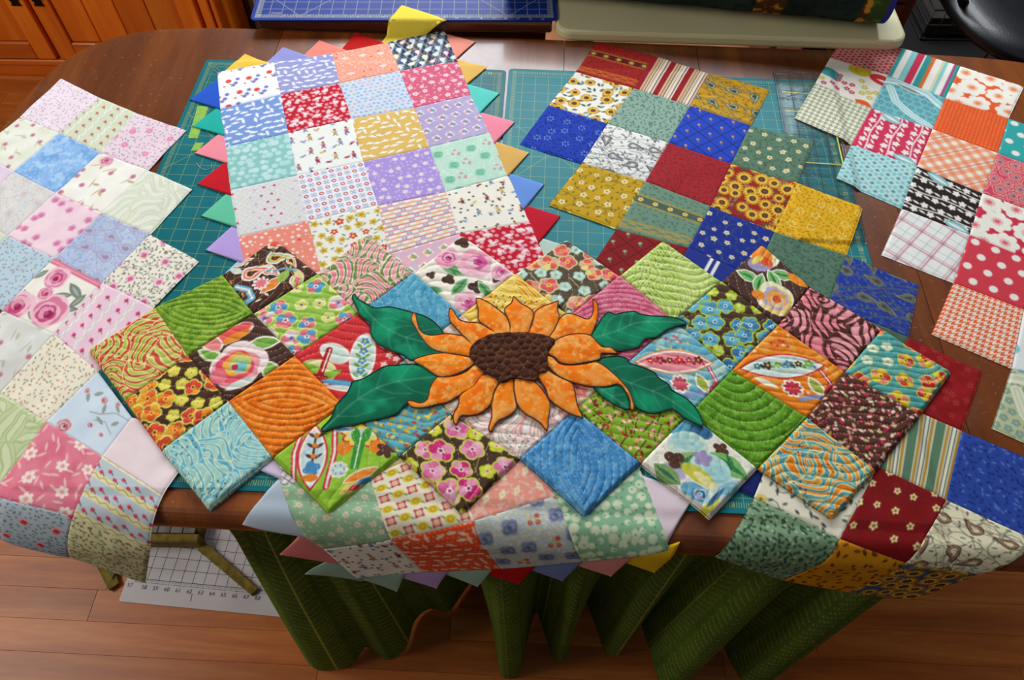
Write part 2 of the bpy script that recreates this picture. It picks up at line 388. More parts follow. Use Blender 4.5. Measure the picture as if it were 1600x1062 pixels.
# ------------------------------------------------------------------ the table edge and how cloth lies over it
EL = np.array([-.41783, .37181]); EE = np.array([.999167, -.040799]); EN = np.array([-.040799, -.999167])
def to_tq(xy): d = np.asarray(xy, float)-EL; return np.stack([d@EE, d@EN], -1)
def tq_xy(T, Q): return EL[0]+EE[0]*T+EN[0]*Q, EL[1]+EE[1]*T+EN[1]*Q
MAT1 = [(-.62, 1.292), (-.018, 1.289), (-.052, .385), (-.652, .388)]
MAT2 = [(-.013, 1.287), (.603, 1.258), (.560, .352), (-.047, .380)]
RUL = [(.514, 1.290), (.622, 1.283), (.584, .835), (.476, .842)]
def inside(x, y, P, soft):
    d = np.full(np.shape(x), 9.); n = len(P)
    ar = sum(P[i][0]*P[(i+1) % n][1]-P[(i+1) % n][0]*P[i][1] for i in range(n)); P = P if ar > 0 else P[::-1]
    for i in range(n):
        (x0, y0), (x1, y1) = P[i], P[(i+1) % n]; L = math.hypot(x1-x0, y1-y0)
        d = np.minimum(d, ((x1-x0)*(y-y0)-(y1-y0)*(x-x0))/L)
    return np.clip(d/soft+1, 0, 1)
def zbase(x, y, ruler):
    z = .0026*np.maximum(inside(x, y, MAT1, .012), inside(x, y, MAT2, .012))
    if ruler: z = np.maximum(z, .0058*inside(x, y, RUL, .014))
    return z
def surf(T, Q, R, tm, off):
    th = np.clip(Q/R, 0, tm); ex = np.maximum(Q-R*tm, 0)
    qo = np.where(Q < 0, Q, R*np.sin(th)+ex*math.cos(tm))+off*np.sin(th)
    z = np.where(Q < 0, 0, -R*(1-np.cos(th))-ex*math.sin(tm))+off*np.cos(th)
    x, y = tq_xy(T, qo); return np.stack([x, y, TOP+z], -1)
def inv_px(px, R, tm, off):
    x = to_tq(at(px[0], px[1], TOP+off)); px = np.array(px, float)
    if x[1] < -.02: return x
    g = lambda v: proj(surf(np.array(v[0]), np.array(v[1]), R, tm, off))-px
    for _ in range(40):
        r = g(x); J = np.stack([(g(x+(1e-5, 0))-r)/1e-5, (g(x+(0, 1e-5))-r)/1e-5], 1)
        x = x-np.clip(np.linalg.solve(J, r), -.02, .02)
    return x
class Lattice:
    def __init__(s, pts, R, tm, off):
        s.k = np.array(list(pts), float); s.w = np.array([inv_px(pts[k], R, tm, off) for k in pts])
        A_ = np.c_[s.k, np.ones(len(s.k))]; s.M = np.linalg.lstsq(A_, s.w, rcond=None)[0]; s.res = s.w-A_@s.M
        s.d = {tuple(map(int, k)): w for k, w in zip(s.k, s.w)}
    def __call__(s, i, j):
        if (i, j) in s.d: return s.d[(i, j)]
        d2 = ((s.k-(i, j))**2).sum(1)+.02; w = 1/d2**1.5; return np.array([i, j, 1])@s.M+(w[:, None]*s.res).sum(0)/w.sum()
def make_patch(parent, mat, corners, N, paint, R, tm, off, seed, ruler=False, outer=(0, 0, 0, 0), wr=.0012, relief=None, thick=.0012, rot=False, zoff=0, label=None, name='patch', aspect=1):
    g = np.linspace(0, 1, N); u, v = np.meshgrid(g, g)                     # v rows (down), u columns
    rows = [u]; 
    c00, c10, c11, c01 = corners
    def TQ(u, v): return (c00*((1-u)*(1-v))[..., None]+c10*(u*(1-v))[..., None]+c11*(u*v)[..., None]+c01*((1-u)*v)[..., None])
    P = TQ(u, v); T, Q = P[..., 0], P[..., 1]
    if rot: X, Y = (u-v)*.7071+.5, (u+v)*.7071-.2071
    else: X, Y = u, v
    c = Cv(X, Y, 1.0/N, seed); paint(c)
    x, y = tq_xy(T, np.minimum(Q, 0))
    h = off+zbase(x, y, ruler)+zoff
    h = h+wr*fbm(T, Q, 9, 4, 2)+wr*.5*vnoise(T*1.6+Q, Q*.7-T, 26, 9)
    E_ = np.minimum(np.minimum(u, 1-u), np.minimum(v, 1-v))
    h = h-.0009*np.exp(-(E_/.014)**2)
    if relief is not None:
        rel, stitch = relief(X, Y, u, v); h = h+rel*np.clip(E_/.04, 0, 1)**.5
        if stitch is not None: c.bl(stitch, '#f1e3b0' if np.mean(c.c) < .7 else '#c9b58a', .55)
    h = h-thick*.5*np.where(outer[0], np.exp(-(v/.03)**2), 0)-thick*.5*np.where(outer[1], np.exp(-((1-u)/.03)**2), 0)
    h = h-thick*.5*np.where(outer[2], np.exp(-((1-v)/.03)**2), 0)-thick*.5*np.where(outer[3], np.exp(-(u/.03)**2), 0)
    V = surf(T, Q, R, tm, h).reshape(-1, 3); Cc = np.clip(c.c, 0, 1).reshape(-1, 3)
    # stitched crease a little darker, as thread colour
    idx = np.arange(N*N).reshape(N, N)
    Fc = np.stack([idx[:-1, :-1], idx[1:, :-1], idx[1:, 1:], idx[:-1, 1:]], -1).reshape(-1, 4)
    VV, FF, CC = [V], [Fc], [Cc]; n0 = len(V)
    for k, ed in enumerate((idx[0, ::-1], idx[::-1, -1], idx[-1, :], idx[:, 0])):
        if not outer[k]: continue
        uu = u.ravel()[ed]; vv = v.ravel()[ed]; o = [(0, -1), (1, 0), (0, 1), (-1, 0)][k]
        prev = ed; s_ = .115
        for q, (out, dn) in enumerate(((.35, .35), (.35, 1.0))):
            ou = .004*out*thick/.0012*.3 if thick < .003 else .014*out
            p = TQ(uu+o[0]*ou, vv+o[1]*ou)
            hh = h.ravel()[ed]-thick*dn
            W_ = surf(p[..., 0], p[..., 1], R, tm, hh); VV.append(W_); CC.append(Cc[ed]*(.999)); cur = np.arange(n0, n0+N); n0 += N
            FF.append(np.stack([prev[:-1], prev[1:], cur[1:], cur[:-1]], -1)); prev = cur
    o = mesh_obj(name, np.concatenate(VV), np.concatenate(FF), mat, parent, True, np.concatenate(CC))
    if label: o['label'] = label
    return o
def build_quilt(spec): 
    L = Lattice(spec['pts'], spec['R'], spec['tm'], spec['off']); S = spec['patches']
    c = surf(*L(*spec['origin']), spec['R'], spec['tm'], 0)
    root = thing(spec['name'], tuple(c), spec['label'], 'quilt', spec.get('group'))
    for n_, ((i, j), (lab, fn)) in enumerate(S.items()):
        out = tuple((a, b) not in S for a, b in ((i, j-1), (i+1, j), (i, j+1), (i-1, j)))
        cor = [L(i, j), L(i+1, j), L(i+1, j+1), L(i, j+1)]
        make_patch(root, spec['mat'], cor, spec.get('Nmap', {}).get((i, j), spec.get('N', 76)), fn, spec['R'], spec['tm'], spec['off'], (spec['seed']+n_*31+i*7) % 5000, spec.get('ruler', False), out, spec.get('wr', .0012),
                   (spec['relief'][(i, j)] if 'relief' in spec else None), spec.get('thick', .0012), spec.get('rot', False), label=lab)
    return root, L
M_COT = m_print('printed cotton cloth'); M_QLT = m_print('quilted printed cotton', .82, .1)
W_ = 'white'
def P(f, *a, **k): return lambda c: f(c, *a, **k)
# ------------------------------------------------------------------ quilt A: pastel roses (left)
def pA_rosestripe(bg, line, fl):
    def f(c):
        c.fill(bg)
        for x in (.12, .42, .72, 1.0): c.sd(abs(c.X-x+.012*np.sin(c.Y*38))-.022, '#f4f4ee'); c.sd(abs(c.X-x+.018*np.sin(c.Y*38+1))-.006, line)
        for k, x in enumerate((.0, .27, .57, .87)):
            for q in range(6): y = .08+q*.17+(k % 2)*.08; c.pet(x, y, .036, 4, fl, q, .3); c.dot(x+.01, y, .012, '#8e2a48'); c.leaf(x+.045, y+.02, .03, .009, .6, '#7f9a76')
    return f
def pA_bigroses(c):
    c.fill('#f3ede2'); c.sd(c.Y-.09, '#d9728c'); c.sd(abs(c.Y-.045)-.012, '#eaa6b4')
    for x, y, l, t in ((.75, .3, .2, .4), (.9, .42, .16, 1.8), (.62, .45, .16, 2.6), (.85, .6, .18, -.5), (.1, .7, .12, 1), (.5, .9, .14, .3), (.05, .3, .12, 2)): c.leaf(x, y, l, l*.35, t, '#7f8a80'); c.leaf(x, y, l*.6, l*.12, t, '#a9b2a6')
    for x, y, r in ((.3, .25, .2), (.66, .76, .3), (.15, .85, .24), (.38, .52, .13)): bigrose(c, x, y, r, ['#f1c6d2', '#dc7fa0', '#f0bccb', '#c94f80', '#e6a0b8', '#9d2757', '#c94f80'])
def pA_faded(bg, fl='#d9b0bc', lf='#c9c2a6', big=None):
    def f(c):
        c.fill(bg); c.mot('#ffffff', 3, .5, .4, .4)
        for x, y in c.grid(3, .3): c.leaf(x, y, .12, .012, c.rang(), lf); c.leaf(x+.08, y, .07, .025, c.rang(), lf)
        for x, y in c.grid(3, .35): rose(c, x, y, .05, [fl, '#c98ea0', '#b06a84'])
        if big: bigrose(c, big[0], big[1], big[2], ['#efd3d6', '#dd9aae', '#f0c6d0', '#c65c84', '#e3a0b4', '#b04070', '#dd9aae'])
    return f
def pA_bluerose(c):
    c.fill('#cfe0ee'); c.mot('#dfeaf4', 3, .5, .4, .6)
    c.line([(1, .1), (.75, .2), (.55, .42), (.4, .5)], .008, '#98a09a'); c.line([(.9, .55), (.7, .45), (.55, .55)], .007, '#98a09a')
    for x, y, t in ((.72, .12, .4), (.55, .3, 1.2), (.62, .5, .2), (.85, .35, 2), (.2, .35, .8), (.3, .2, 2.2)): c.leaf(x, y, .09, .032, t, '#9aa39a')
    for x, y, r in ((.45, .2, .07), (.68, .06, .05), (.55, .66, .05), (.12, .3, .05), (.78, .68, .045), (.25, .92, .13)): bigrose(c, x, y, r, ['#e6d3d2', '#c98a96', '#dcb9b8', '#b5536c', '#e6d3d2', '#9c3a58', '#c98a96'])
def pA_cherub(c):
    c.fill('#e2738c'); c.mot('#eb8f9f', 5, .5, .3, .7)
    for x, y in c.grid(7, .4): c.leaf(x, y, .07, .016, c.rang(), '#f2c7c4')
    for x, y in c.grid(3, .3): c.pet(x, y, .09, 6, '#f8e6de', c.rang(), .35); c.dot(x, y, .03, '#e7a59c')
def pA_bluestripe(c):
    c.fill('#c3cfd8')
    for k, y in enumerate((-.02, .3, .62, .94)): c.sd(abs(c.Y-y)-.05, '#efe3ac'); c.sd(abs(c.Y-y+.02*np.sin(c.X*40))-.008, '#a9a06a')
    for k, y in enumerate((.14, .22, .46, .53, .78, .85)):
        for q in range(5): x = q*.22+(k % 2)*.11; c.pet(x, y, .035, 4, '#d2445c', q, .3); c.leaf(x+.045, y+.02, .03, .01, .8, '#5f7a62')
pale = ['#eef0e8', '#e7e2d6']
A_pts = {(0,0):(96,124),(1,0):(157,154),(2,0):(215,178),(3,0):(292,206),(0,1):(31,184),(1,1):(93,209),(2,1):(158,240),(3,1):(232,267),(4,1):(301,298),(1,2):(21,268),(2,2):(88,303),(3,2):(160,334),(4,2):(236,368),(5,2):(312,410),(2,3):(13,370),(3,3):(85,404),(4,3):(161,444),(5,3):(241,483),(3,4):(4,485),(4,4):(85,523),(5,4):(154,582),(4,5):(0,615),(5,5):(75,661),(6,5):(162,715),(7,5):(255,776),(6,6):(116,806),(7,6):(236,856),(6,7):(110,870),(7,7):(227,910),(6,4):(208,654),(5,6):(-12,775),(5,7):(-16,836)}
A = {(0,0):('pink patch with tiny grey sprigs', P(p_sprig, '#ecdde8', ['#9a8ba0', '#c08aa8', '#a89a90'], 12, .022, .007, '#f4eaf2')),
 (1,0):('pale green striped patch with rosebuds', pA_rosestripe('#d5dcc0', '#b8c2b8', '#d77a86')),
 (2,0):('pink patch with roses and dark sprigs', P(p_sprig, '#ecd6e2', ['#7d7a86', '#a888a0'], 12, .024, .007, None, ['#e7a0bc', '#d8709a', '#f3cdd8'], 3, .065)),
 (0,1):('cream green patch with faded stems', pA_faded('#e3e5d3', '#d9a8b2', '#cfcab2')), (1,1):('light blue mottled patch', P(p_batik, '#8fbbec', '#6ea2dc', '#b7d6f5', 6)),
 (2,1):('cream patch with a pink rose', pA_faded('#efece0', '#d98aa4', '#c3b48a', (.22, .12, .13))), (3,1):('pale green patch with tonal swirls', P(p_swirl, '#e0e5d2', ['#e9ecde'], '#d2d8c2', 3, 7)),
 (0,2):('lavender patch', P(p_plain, '#e2cfe4', '#f0e2f0')), (1,2):('pale grey paisley patch', P(p_paisley, '#d9d8d6', ['#c6cbd6', '#e3dcd4', '#cfc4be'], ['#c2c6cc', '#d2c8c0'], 3, .16, 9, '#cbd0d8', '#e6e2dc')),
 (2,2):('pink patch with toile roses', lambda c: (c.fill('#f0cfdd'), c.mot('#f6e0e8', 3, .5, .3, .7), [rose(c, x, y, .07, ['#e6a3c0', '#d98ab0', '#cf6f9e']) for x, y in c.grid(5, .3) if min(x, y, 1-x, 1-y) < .22])),
 (3,2):('blue paisley patch', P(p_paisley, '#b4c6e4', ['#a2b0d8', '#c9bfc4', '#b2c0e0', '#a090b4'], ['#98a8d0', '#c4b8bc'], 3, .2, 12, '#9fb0d8', '#c6d2ea')),
 (4,2):('cream patch with pink rosebuds and dark leaves', P(p_sprig, '#f0eadb', ['#575b52', '#74786a'], 13, .027, .009, None, ['#f3c4d2', '#e88aae', '#c04878'], 3, .075, '#8a8c80')),
 (1,3):('greyish green patch', P(p_plain, '#cfd6c4', '#dfe4d6')), (2,3):('light blue patch with small sprigs', P(p_sprig, '#bcd3e2', ['#7f8a74', '#b06a74', '#8a9682'], 12, .025, .008)),
 (3,3):('cream patch with large pink roses', pA_bigroses), (4,3):('pink striped patch with rosebuds', pA_rosestripe('#f0cfe0', '#b8c8b0', '#dc4a80')),
 (3,4):('grey beige patch with faint sprigs', pA_faded('#d6d7d1', '#cfa9b4', '#bfc0ae')), (4,4):('cream patch with tiny brown sprigs', P(p_sprig, '#f0e9d3', ['#8f8468', '#c07a6c', '#7f8068'], 12, .025, .008)),
 (5,4):('pale blue patch with climbing roses', pA_bluerose), (4,5):('pale green patch with feather scrolls', P(p_swirl, '#c6d2a2', ['#d3dcb4'], '#aebe88', 3, 6)),
 (5,5):('coral pink floral patch', pA_cherub), (6,4):('plain blush pink patch', P(p_plain, '#f0dbe0', '#f7e8ea', 3)),
 (6,5):('grey blue striped patch with red rosebuds', pA_bluestripe), (5,6):('grey blue patch with red roses', P(p_sprig, '#b2bfca', ['#4f5f66', '#6a7a80'], 13, .028, .009, None, ['#eaa0a0', '#d04858', '#b03040'], 3, .07)),
 (6,6):('cream green patch with dark sprigs', P(p_sprig, '#e3dfae', ['#5f6640', '#8a4a40', '#6f7a50'], 13, .028, .01, None, None, 3, .05, '#8f8a60'))}
build_quilt(dict(name='pastel_quilt', pts=A_pts, R=.06, tm=1.4, off=.0015, patches=A, origin=(3, 3), mat=M_COT, seed=11, N=78, wr=.0032,
   label='pastel rose patchwork quilt top hanging over the table edge, leftmost of the quilts'))
# ------------------------------------------------------------------ quilt B: red, blue and gold
def pB_border(bg, dk, gold, fl, red=False):
    def f(c):
        c.fill(bg)
        for x, y in c.grid(14, .45): c.leaf(x, y, .026, .009, c.rang(), dk)
        for y0, h in ((.36, .14), (.86, .1)):
            c.sd(abs(c.Y-y0)-h/2-.012, gold); c.sd(abs(c.Y-y0)-h/2+.006, dk if h > .12 else bg)
            for k in range(30): c.dot(k/28, y0-h/2-.03, .007, gold); c.dot(k/28, y0+h/2+.03, .007, gold)
        for k in range(5): x = .08+k*.22; c.ring(x, .36, .055, .008, '#4a5a52'); c.pet(x, .36, .042, 5, fl, k, .3); c.dot(x, .36, .014, '#c08a20')
        c.line([(k*.04, .86+.028*math.sin(k*1.2)) for k in range(27)], .009, gold)
        c.line([(k*.04, .86-.028*math.sin(k*1.2)) for k in range(27)], .005, '#c24a30' if red else '#5a7a66')
    return f
def pB_window(bg, ln, mo):
    def f(c):
        c.fill(bg); u, v = c.loc(.5, .5, .5)
        for q in (u, v): c.sd(abs((q*4) % 1-.5)/4-.006, ln)
        for a in range(-4, 5):
            for b in range(-4, 5):
                x = .5+(a*.25)*math.cos(.5)-(b*.25)*math.sin(.5); y = .5+(a*.25)*math.sin(.5)+(b*.25)*math.cos(.5)
                c.dot(x, y, .032, mo[0]); c.pet(x, y, .028, 5, mo[1], 0, .4); c.dot(x+.012, y, .012, mo[2]); c.leaf(x+.02, y+.045, .03, .01, .8, mo[3])
    return f
def pB_darksun(c): p_sun(c, '#3a5a80', 4, .13, '#c98a28', '#a86a18', '#3a2418')
B_pts = {(0,0):(932,65),(1,0):(1021,87),(2,0):(1108,115),(3,0):(1202,142),(0,1):(899,114),(1,1):(990,140),(2,1):(1078,167),(3,1):(1172,198),(4,1):(1270,225),(0,2):(857,166),(1,2):(949,195),(2,2):(1044,225),(3,2):(1142,258),(4,2):(1244,289),(5,2):(1347,327),(0,3):(812,227),(1,3):(909,257),(2,3):(1008,285),(3,3):(1110,324),(4,3):(1209,364),(5,3):(1322,400),(6,3):(1436,445),(1,4):(857,322),(2,4):(963,360),(3,4):(1075,389),(6,4):(1419,527),(7,4):(1535,580),(7,5):(1503,673),(6,6):(1370,731),(7,6):(1478,781),(5,7):(1177,778),(6,7):(1312,842),(7,7):(1415,879),(5,8):(1118,871),(6,8):(1222,907),(7,8):(1325,925),(8,5):(1632,726),(8,6):(1622,846),(8,7):(1530,897),(8,8):(1425,938)}
CR = '#f3ecc4'
B = {(0,0):('dark red patch with gold border bands', pB_border('#a8231f', '#6e1214', '#d68a2c', '#e8c050', True)), (1,0):('red, cream and gold striped patch', P(p_stripes, [(.3, '#9f1d24'), (.07, '#f3ebd2'), (.1, '#c89b4a'), (.07, '#f3ebd2'), (.04, '#2f3b46'), (.1, '#f3ebd2'), (.03, '#c89b4a'), (.16, '#f3ebd2'), (.04, '#2f3b46'), (.09, '#f3ebd2')], .33)),
 (2,0):('gold patch with grey paisleys', P(p_paisley, '#cf9a1a', ['#4d5a50', '#e8dca6', '#5a6a62', '#3a4a50'], ['#7a6a28', '#5f5a2a'], 3, .16, 9, '#8a6d20')),
 (0,1):('white patch with sunflowers', P(p_sun, '#f4f1e6', 3.2, .1)), (1,1):('sage green patch with dark sprigs', P(p_sprig, '#8fb09f', ['#4a5f58', '#5f756c'], 13, .034, .009)),
 (2,1):('blue windowpane patch with small motifs', pB_window('#2346c0', '#14245c', ['#1c2a60', '#e6c0a0', '#a02820', '#5f7f9a'])), (3,1):('grey green patch with cream blossoms', P(p_flow, '#5f8068', [(CR, '#c08a30')], 5, .045, 5, ['#3e5a4a', '#486654'], 10, None, None, '#3e5a4a')),
 (0,2):('royal blue patch with pale sprinkles', lambda c: (p_sprig(c, '#1f40b4', ['#14287a', '#16308c'], 14, .028, .012), [[c.leaf(x+.045*math.cos(k), y+.045*math.sin(k), .018, .008, k, '#a9c2f2') for k in (0, 1.05, 2.1, 3.14, 4.2, 5.2)] for x, y in c.grid(4, .3)])),
 (1,2):('white paisley patch', P(p_paisley, '#eeeee8', ['#3d4668', '#c9b090', '#4a5478', '#e6e2d6'], ['#4a5450', '#5f6a64'], 3, .16, 10, '#6a7470')), (2,2):('dark red tone on tone patch', P(p_sprig, '#a32029', ['#7d1620', '#86202a'], 14, .028, .01, '#ad2a32')),
 (3,2):('red patch with sunflowers', P(p_sun, '#a0241c', 3.6, .115)), (4,2):('golden yellow patch with brown seeds', lambda c: (p_sprig(c, '#e6b31e', ['#a86e10', '#b87c14'], 17, .02, .009), [[c.leaf(x+.05*math.cos(k), y+.05*math.sin(k), .02, .007, k, '#f7eaa8') for k in (0, .8, 1.6, 2.4, 3.14, 3.9, 4.7, 5.5)] for x, y in c.grid(4, .3)])),
 (1,3):('mustard patch with cream blossoms', P(p_flow, '#c9a021', [(CR, '#b8862a')], 5, .047, 5, ['#7c6c1e', '#6a5f20'], 10, None, None, '#7c6c1e')), (2,3):('sage patch with gold border bands', pB_border('#6f927c', '#4a6656', '#c89a3a', '#f0d880')),
 (3,3):('deep blue patch with cream blossoms', P(p_flow, '#1d2f8e', [(CR, '#c09038')], 5, .045, 5, ['#3c5a78', '#31507a'], 9, None, None, '#3c5a78')), (4,3):('dark sage patch with vines', P(p_sprig, '#5a7d66', ['#3b5a47', '#446452'], 12, .034, .012, None, None, 3, .05, '#3b5a47')),
 (5,3):('blue patch with olive paisleys', P(p_paisley, '#23399c', ['#8a8468', '#4f5a50', '#8a8468', '#3f4a52'], ['#4a6a9a', '#5f7a70'], 3, .17, 11, '#4a6a9a')),
 (2,4):('dark red windowpane patch with small motifs', pB_window('#8c1d20', '#5c1014', ['#3f4a40', '#d8c890', '#5f7f8a', '#7a8068'])), (3,4):('navy patch with white stripes', P(p_stripes, [(.7, '#24348c'), (.1, '#f2efe6'), (.1, '#24348c'), (.1, '#f2efe6')], .5)), (4,4):('gold patch', P(p_sprig, '#d9a820', ['#8a6d20'], 9)), (5,4):('dark green patch', P(p_plain, '#4f6a54')),
 (6,4):('dark red patch with faint snowflakes', lambda c: (c.fill('#8e1218'), c.mot('#a01c20', 6, .5, .3, .8), [[c.leaf(x+.03*math.cos(k), y+.03*math.sin(k), .02, .006, k, '#b84a44') for k in (0, 1.05, 2.1, 3.14, 4.2, 5.2)] for x, y in c.grid(6, .35)])),
 (3,5):('blue patch', P(p_plain, '#23399c')), (4,5):('red patch', P(p_plain, '#8e1218')), (5,5):('gold patch', P(p_plain, '#d9a820')),
 (6,5):('green, cream and gold striped patch', P(p_stripes, [(.36, '#5f8468'), (.06, '#f3eccd'), (.1, '#c8922e'), (.06, '#f3eccd'), (.04, '#40506a'), (.12, '#f3eccd'), (.04, '#40506a'), (.06, '#f3eccd'), (.1, '#c8922e'), (.06, '#f3eccd')], .34)),
 (7,5):('dense blue sprigged patch', P(p_sprig, '#2c4aa4', ['#1a2c70', '#5a78c8', '#223a8c'], 15, .03, .011)),
 (4,6):('navy patch with a sunflower and gold bands', lambda c: (c.fill('#1c2a6c'), [c.line([(0, y+.0), (.3, y+.03), (.6, y-.02), (1, y+.02)], .012, '#b8862a') for y in (.1, .25, .4)], [(c.pet(x, y, .17, 14, '#d8a030', 0, .4), c.dot(x, y, .07, '#3a2418')) for x, y in ((.55, .8), (.1, .7))])),
 (5,6):('cream patch with yellow flowers and dark leaves', P(p_flow, '#f2ecd2', [('#ead27c', '#d4ae3c', '#8a6a20')], 3, .07, 5, ['#3f4a44', '#55605a'], 8, None, '#f6f2e2', '#6a7068', .045)),
 (6,6):('dark red patch with cream blossoms', P(p_flow, '#8a1418', [('#f0e3a4', '#b8862a', '#5a3a18')], 4, .055, 5, ['#6a3020', '#701c1c'], 10, None, '#7a1014', None, .03)),
 (7,6):('cream patch with brown paisleys', P(p_paisley, '#efe9c4', ['#5a4038', '#b09070', '#6a4a44', '#e8dcb0'], ['#55605a', '#6a746c'], 3, .18, 9, '#6a746c')),
 (5,7):('green patch with dark leaves', lambda c: (p_sprig(c, '#7fa07c', ['#2f4a38', '#3a5642'], 14, .036, .013, '#8fb08a'), [c.dot(x, y, .014, '#c4d8b0') for x, y in c.grid(9, .4)])),
 (6,7):('orange gold patch with small dark motifs', P(p_sprig, '#e39a1c', ['#6a3a1a', '#8a4a1a'], 6, .045, .02, '#d98c18', None, 3, .05, '#c07a18')), (7,7):('dark blue patch with dense sunflowers', pB_darksun)}
build_quilt(dict(name='jewel_tone_quilt', pts=B_pts, R=.03, tm=1.45, off=.0015, patches=B, origin=(3, 2), mat=M_COT, seed=211, N=78, wr=.0018, ruler=True,
   label='red, royal blue and gold patchwork quilt top running diagonally down the right side'))
# ------------------------------------------------------------------ quilt C: small prints with prairie points (middle)
def pC_scatter(c):
    c.fill('#f0f2f6'); c.mot('#fbfbfd', 20, .5, .2, .5)
    for x, y in c.grid(3, .15): c.dot(x, y, .05, '#e2503f'); [c.pet(x+dx, y+dy, .042, 5, '#7d74c0', 0, .4) for dx, dy in ((.12, .08), (.16, -.02), (.07, .13))]; c.dot(x-.08, y+.13, .018, '#e2503f'); c.leaf(x+.03, y+.1, .04, .012, 1, '#8ab08a')
def pC_drops(c):
    c.fill('#2b3a58')
    for k, (x, y) in enumerate(c.grid(6, .04)): paisley(c, x, y, .12, 1.2 if k % 2 else -1.2, [['#a8c4e6', '#f0dc70', '#b0d0a8', '#c8362c', '#bcd0ea'][k % 5], '#e6eef2'])
def pC_diamond(bg, dia, hear):
    def f(c):
        c.fill(bg); c.mot('#c9bedc', 8, .5, .2, .5)
        for x, y in c.grid(5, .06): u, v = c.loc(x, y, .4); c.sd(abs(u)+abs(v)-.082, dia); c.dot(x-.02, y, .03, hear[0]); c.dot(x+.02, y+.015, .03, hear[1]); c.dot(x, y-.03, .018, '#8f9a90')
    return f
def pC_rects(c):
    c.fill('#f6efe6')
    for j in range(13):
        y = j/12.; c.sd(abs(c.Y-y)-.007, '#c02840' if j % 2 == 0 else '#d86a70')
        for i in range(13):
            x = (i+.5*(j % 2))/6.; 
            if i < 7: c.sd(np.maximum(abs(c.X-x)-.035, abs(c.Y-y-.042)-.024), ['#f0dc9a', '#7c94cc', '#a8c0b0'][(i+j) % 3]); 
            if i < 7 and (i+j) % 3: c.ring(x, y+.042, .014, .005, '#f6efe6')
    c.bl((.3-abs((c.X*44) % 1-.5))*3*((c.Y*12+.0) % 1 > .6), '#d86a70', .45)
def pC_check(c):
    c.fill('#f3f1f0'); u, v = c.loc(0, 0, .785)
    for q in (u, v): c.bl((.22-abs((q*32) % 1-.5))*5, '#9a9ca4', .55)
    for k, (x, y) in enumerate(c.grid(7, .1)): c.dot(x, y, .02, ['#d23458', '#eadfae', '#c9b2b8', '#d23458'][k % 4])
def pC_cross(c, bg='#f1f1f4', a='#c23c52', b='#5c86c4'):
    c.fill(bg); n = 9
    x = (c.X*n) % 1-.5; y = (c.Y*n) % 1-.5; ch = (np.floor(c.X*n)+np.floor(c.Y*n)) % 2; r = np.hypot(x, y)
    c.bl((.12-abs(r-.24))*12*(ch == 0), a); c.bl((.1-abs(abs(x)-abs(y)))*12*(ch == 1)*(r < .42), b); c.bl((.1-abs(r-.38))*6*(ch == 1), b, .6)
def pC_geo(c):
    c.fill('#f6efd2'); n = 6
    for j in range(n+1):
        for i in range(n+1):
            x = (i+.5)/n; y = (j+.5)/n
            if (i+j) % 2: c.ell(x, y, .07, .05, 0, '#e6c93a'); c.ring(x, y, .03, .007, '#c09a20'); c.leaf(x+.08, y+.04, .03, .01, .8, '#7a9a60'); c.leaf(x-.08, y-.04, .03, .01, .8, '#7a9a60')
            else:
                for dx, dy in ((-.04, -.04), (.04, -.04), (.04, .04), (-.04, .04)): c.dot(x+dx, y+dy, .017, '#c2243a')
                c.sd(abs(np.maximum(abs(c.X-x), abs(c.Y-y))-.04)-.008, '#d2485a'); c.sd(np.maximum(abs(c.X-x), abs(c.Y-y))-.028, '#f5c9a0')
def pC_coralleaf(c):
    c.fill('#f2a08c'); c.bl((fbm(c.X, c.Y, 26, 3)-.52)*8, '#f6c8bc', .8)
    for x, y in c.grid(5, .2): u, v = c.loc(x, y, c.r.choice([.5, 1.2, 2.2])); c.sd(abs(u)*.8+abs(v)*1.6-.062, '#f3e9bd'); c.dot(x, y, .01, '#d8b890')
def pC_pansy(c):
    c.fill('#bcc4c4'); c.bl((fbm(c.X, c.Y, 40, 3)-.52)*8, '#d8dcd2', .8)
    for x, y in c.grid(9, .3): c.dot(x, y, .014, '#e2d67a')
    for k, (x, y) in enumerate(c.grid(4, .12)):
        if k % 3 == 1: [c.dot(x+a, y+b, .03, '#c8544a') for a, b in ((-.05, .03), (.04, .05), (.05, -.03))]; c.line([(x-.05, y+.03), (x, y-.05), (x+.04, y+.05)], .006, '#c9b060')
        else: c.pet(x, y, .105, 4, '#8a93ae', .6, .25); c.ring(x+.03, y, .05, .006, '#5c668a'); c.ring(x-.03, y+.02, .04, .006, '#5c668a'); c.dot(x, y, .016, '#4c5678')
def pC_mint(c):
    c.fill('#bfe2cf'); c.bl((fbm(c.X, c.Y, 40, 3)-.52)*8, '#d4eede', .8)
    for k, (x, y) in enumerate(c.grid(4, .15)):
        if k % 2: c.pet(x, y, .085, 4, '#8fcfb0', .5, .2); c.ring(x, y, .035, .006, '#5fae8a'); c.ring(x+.03, y, .05, .005, '#5fae8a')
        else: [c.leaf(x+a, y+b, .03, .018, a*30, '#e08a9c') for a, b in ((-.05, .02), (.05, .03), (.0, -.05), (.03, .06))]
def pC_daisy(bg, fl, ce, dd):
    def f(c):
        c.fill(bg); c.mot(dd, 4, .5, .3, .3)
        for x, y in c.grid(13, .35): c.dot(x, y, .01, fl)
        for x, y in c.grid(6, .25): c.pet(x, y, .042, 7, fl, c.rang(), .5); c.dot(x, y, .015, ce)
    return f
def pC_redwhite(c):
    c.fill('#c81a30')
    for x, y in c.grid(12, .3): c.ring(x, y, .017, .008, '#f6dfe2')
    for x, y in c.grid(6, .4): c.ell(x, y, .06, .028, c.rang(), '#f7e6e6'); c.leaf(x+.04, y, .05, .016, c.rang(), '#f7e6e6'); c.dot(x, y+.04, .024, '#f3c8ce')
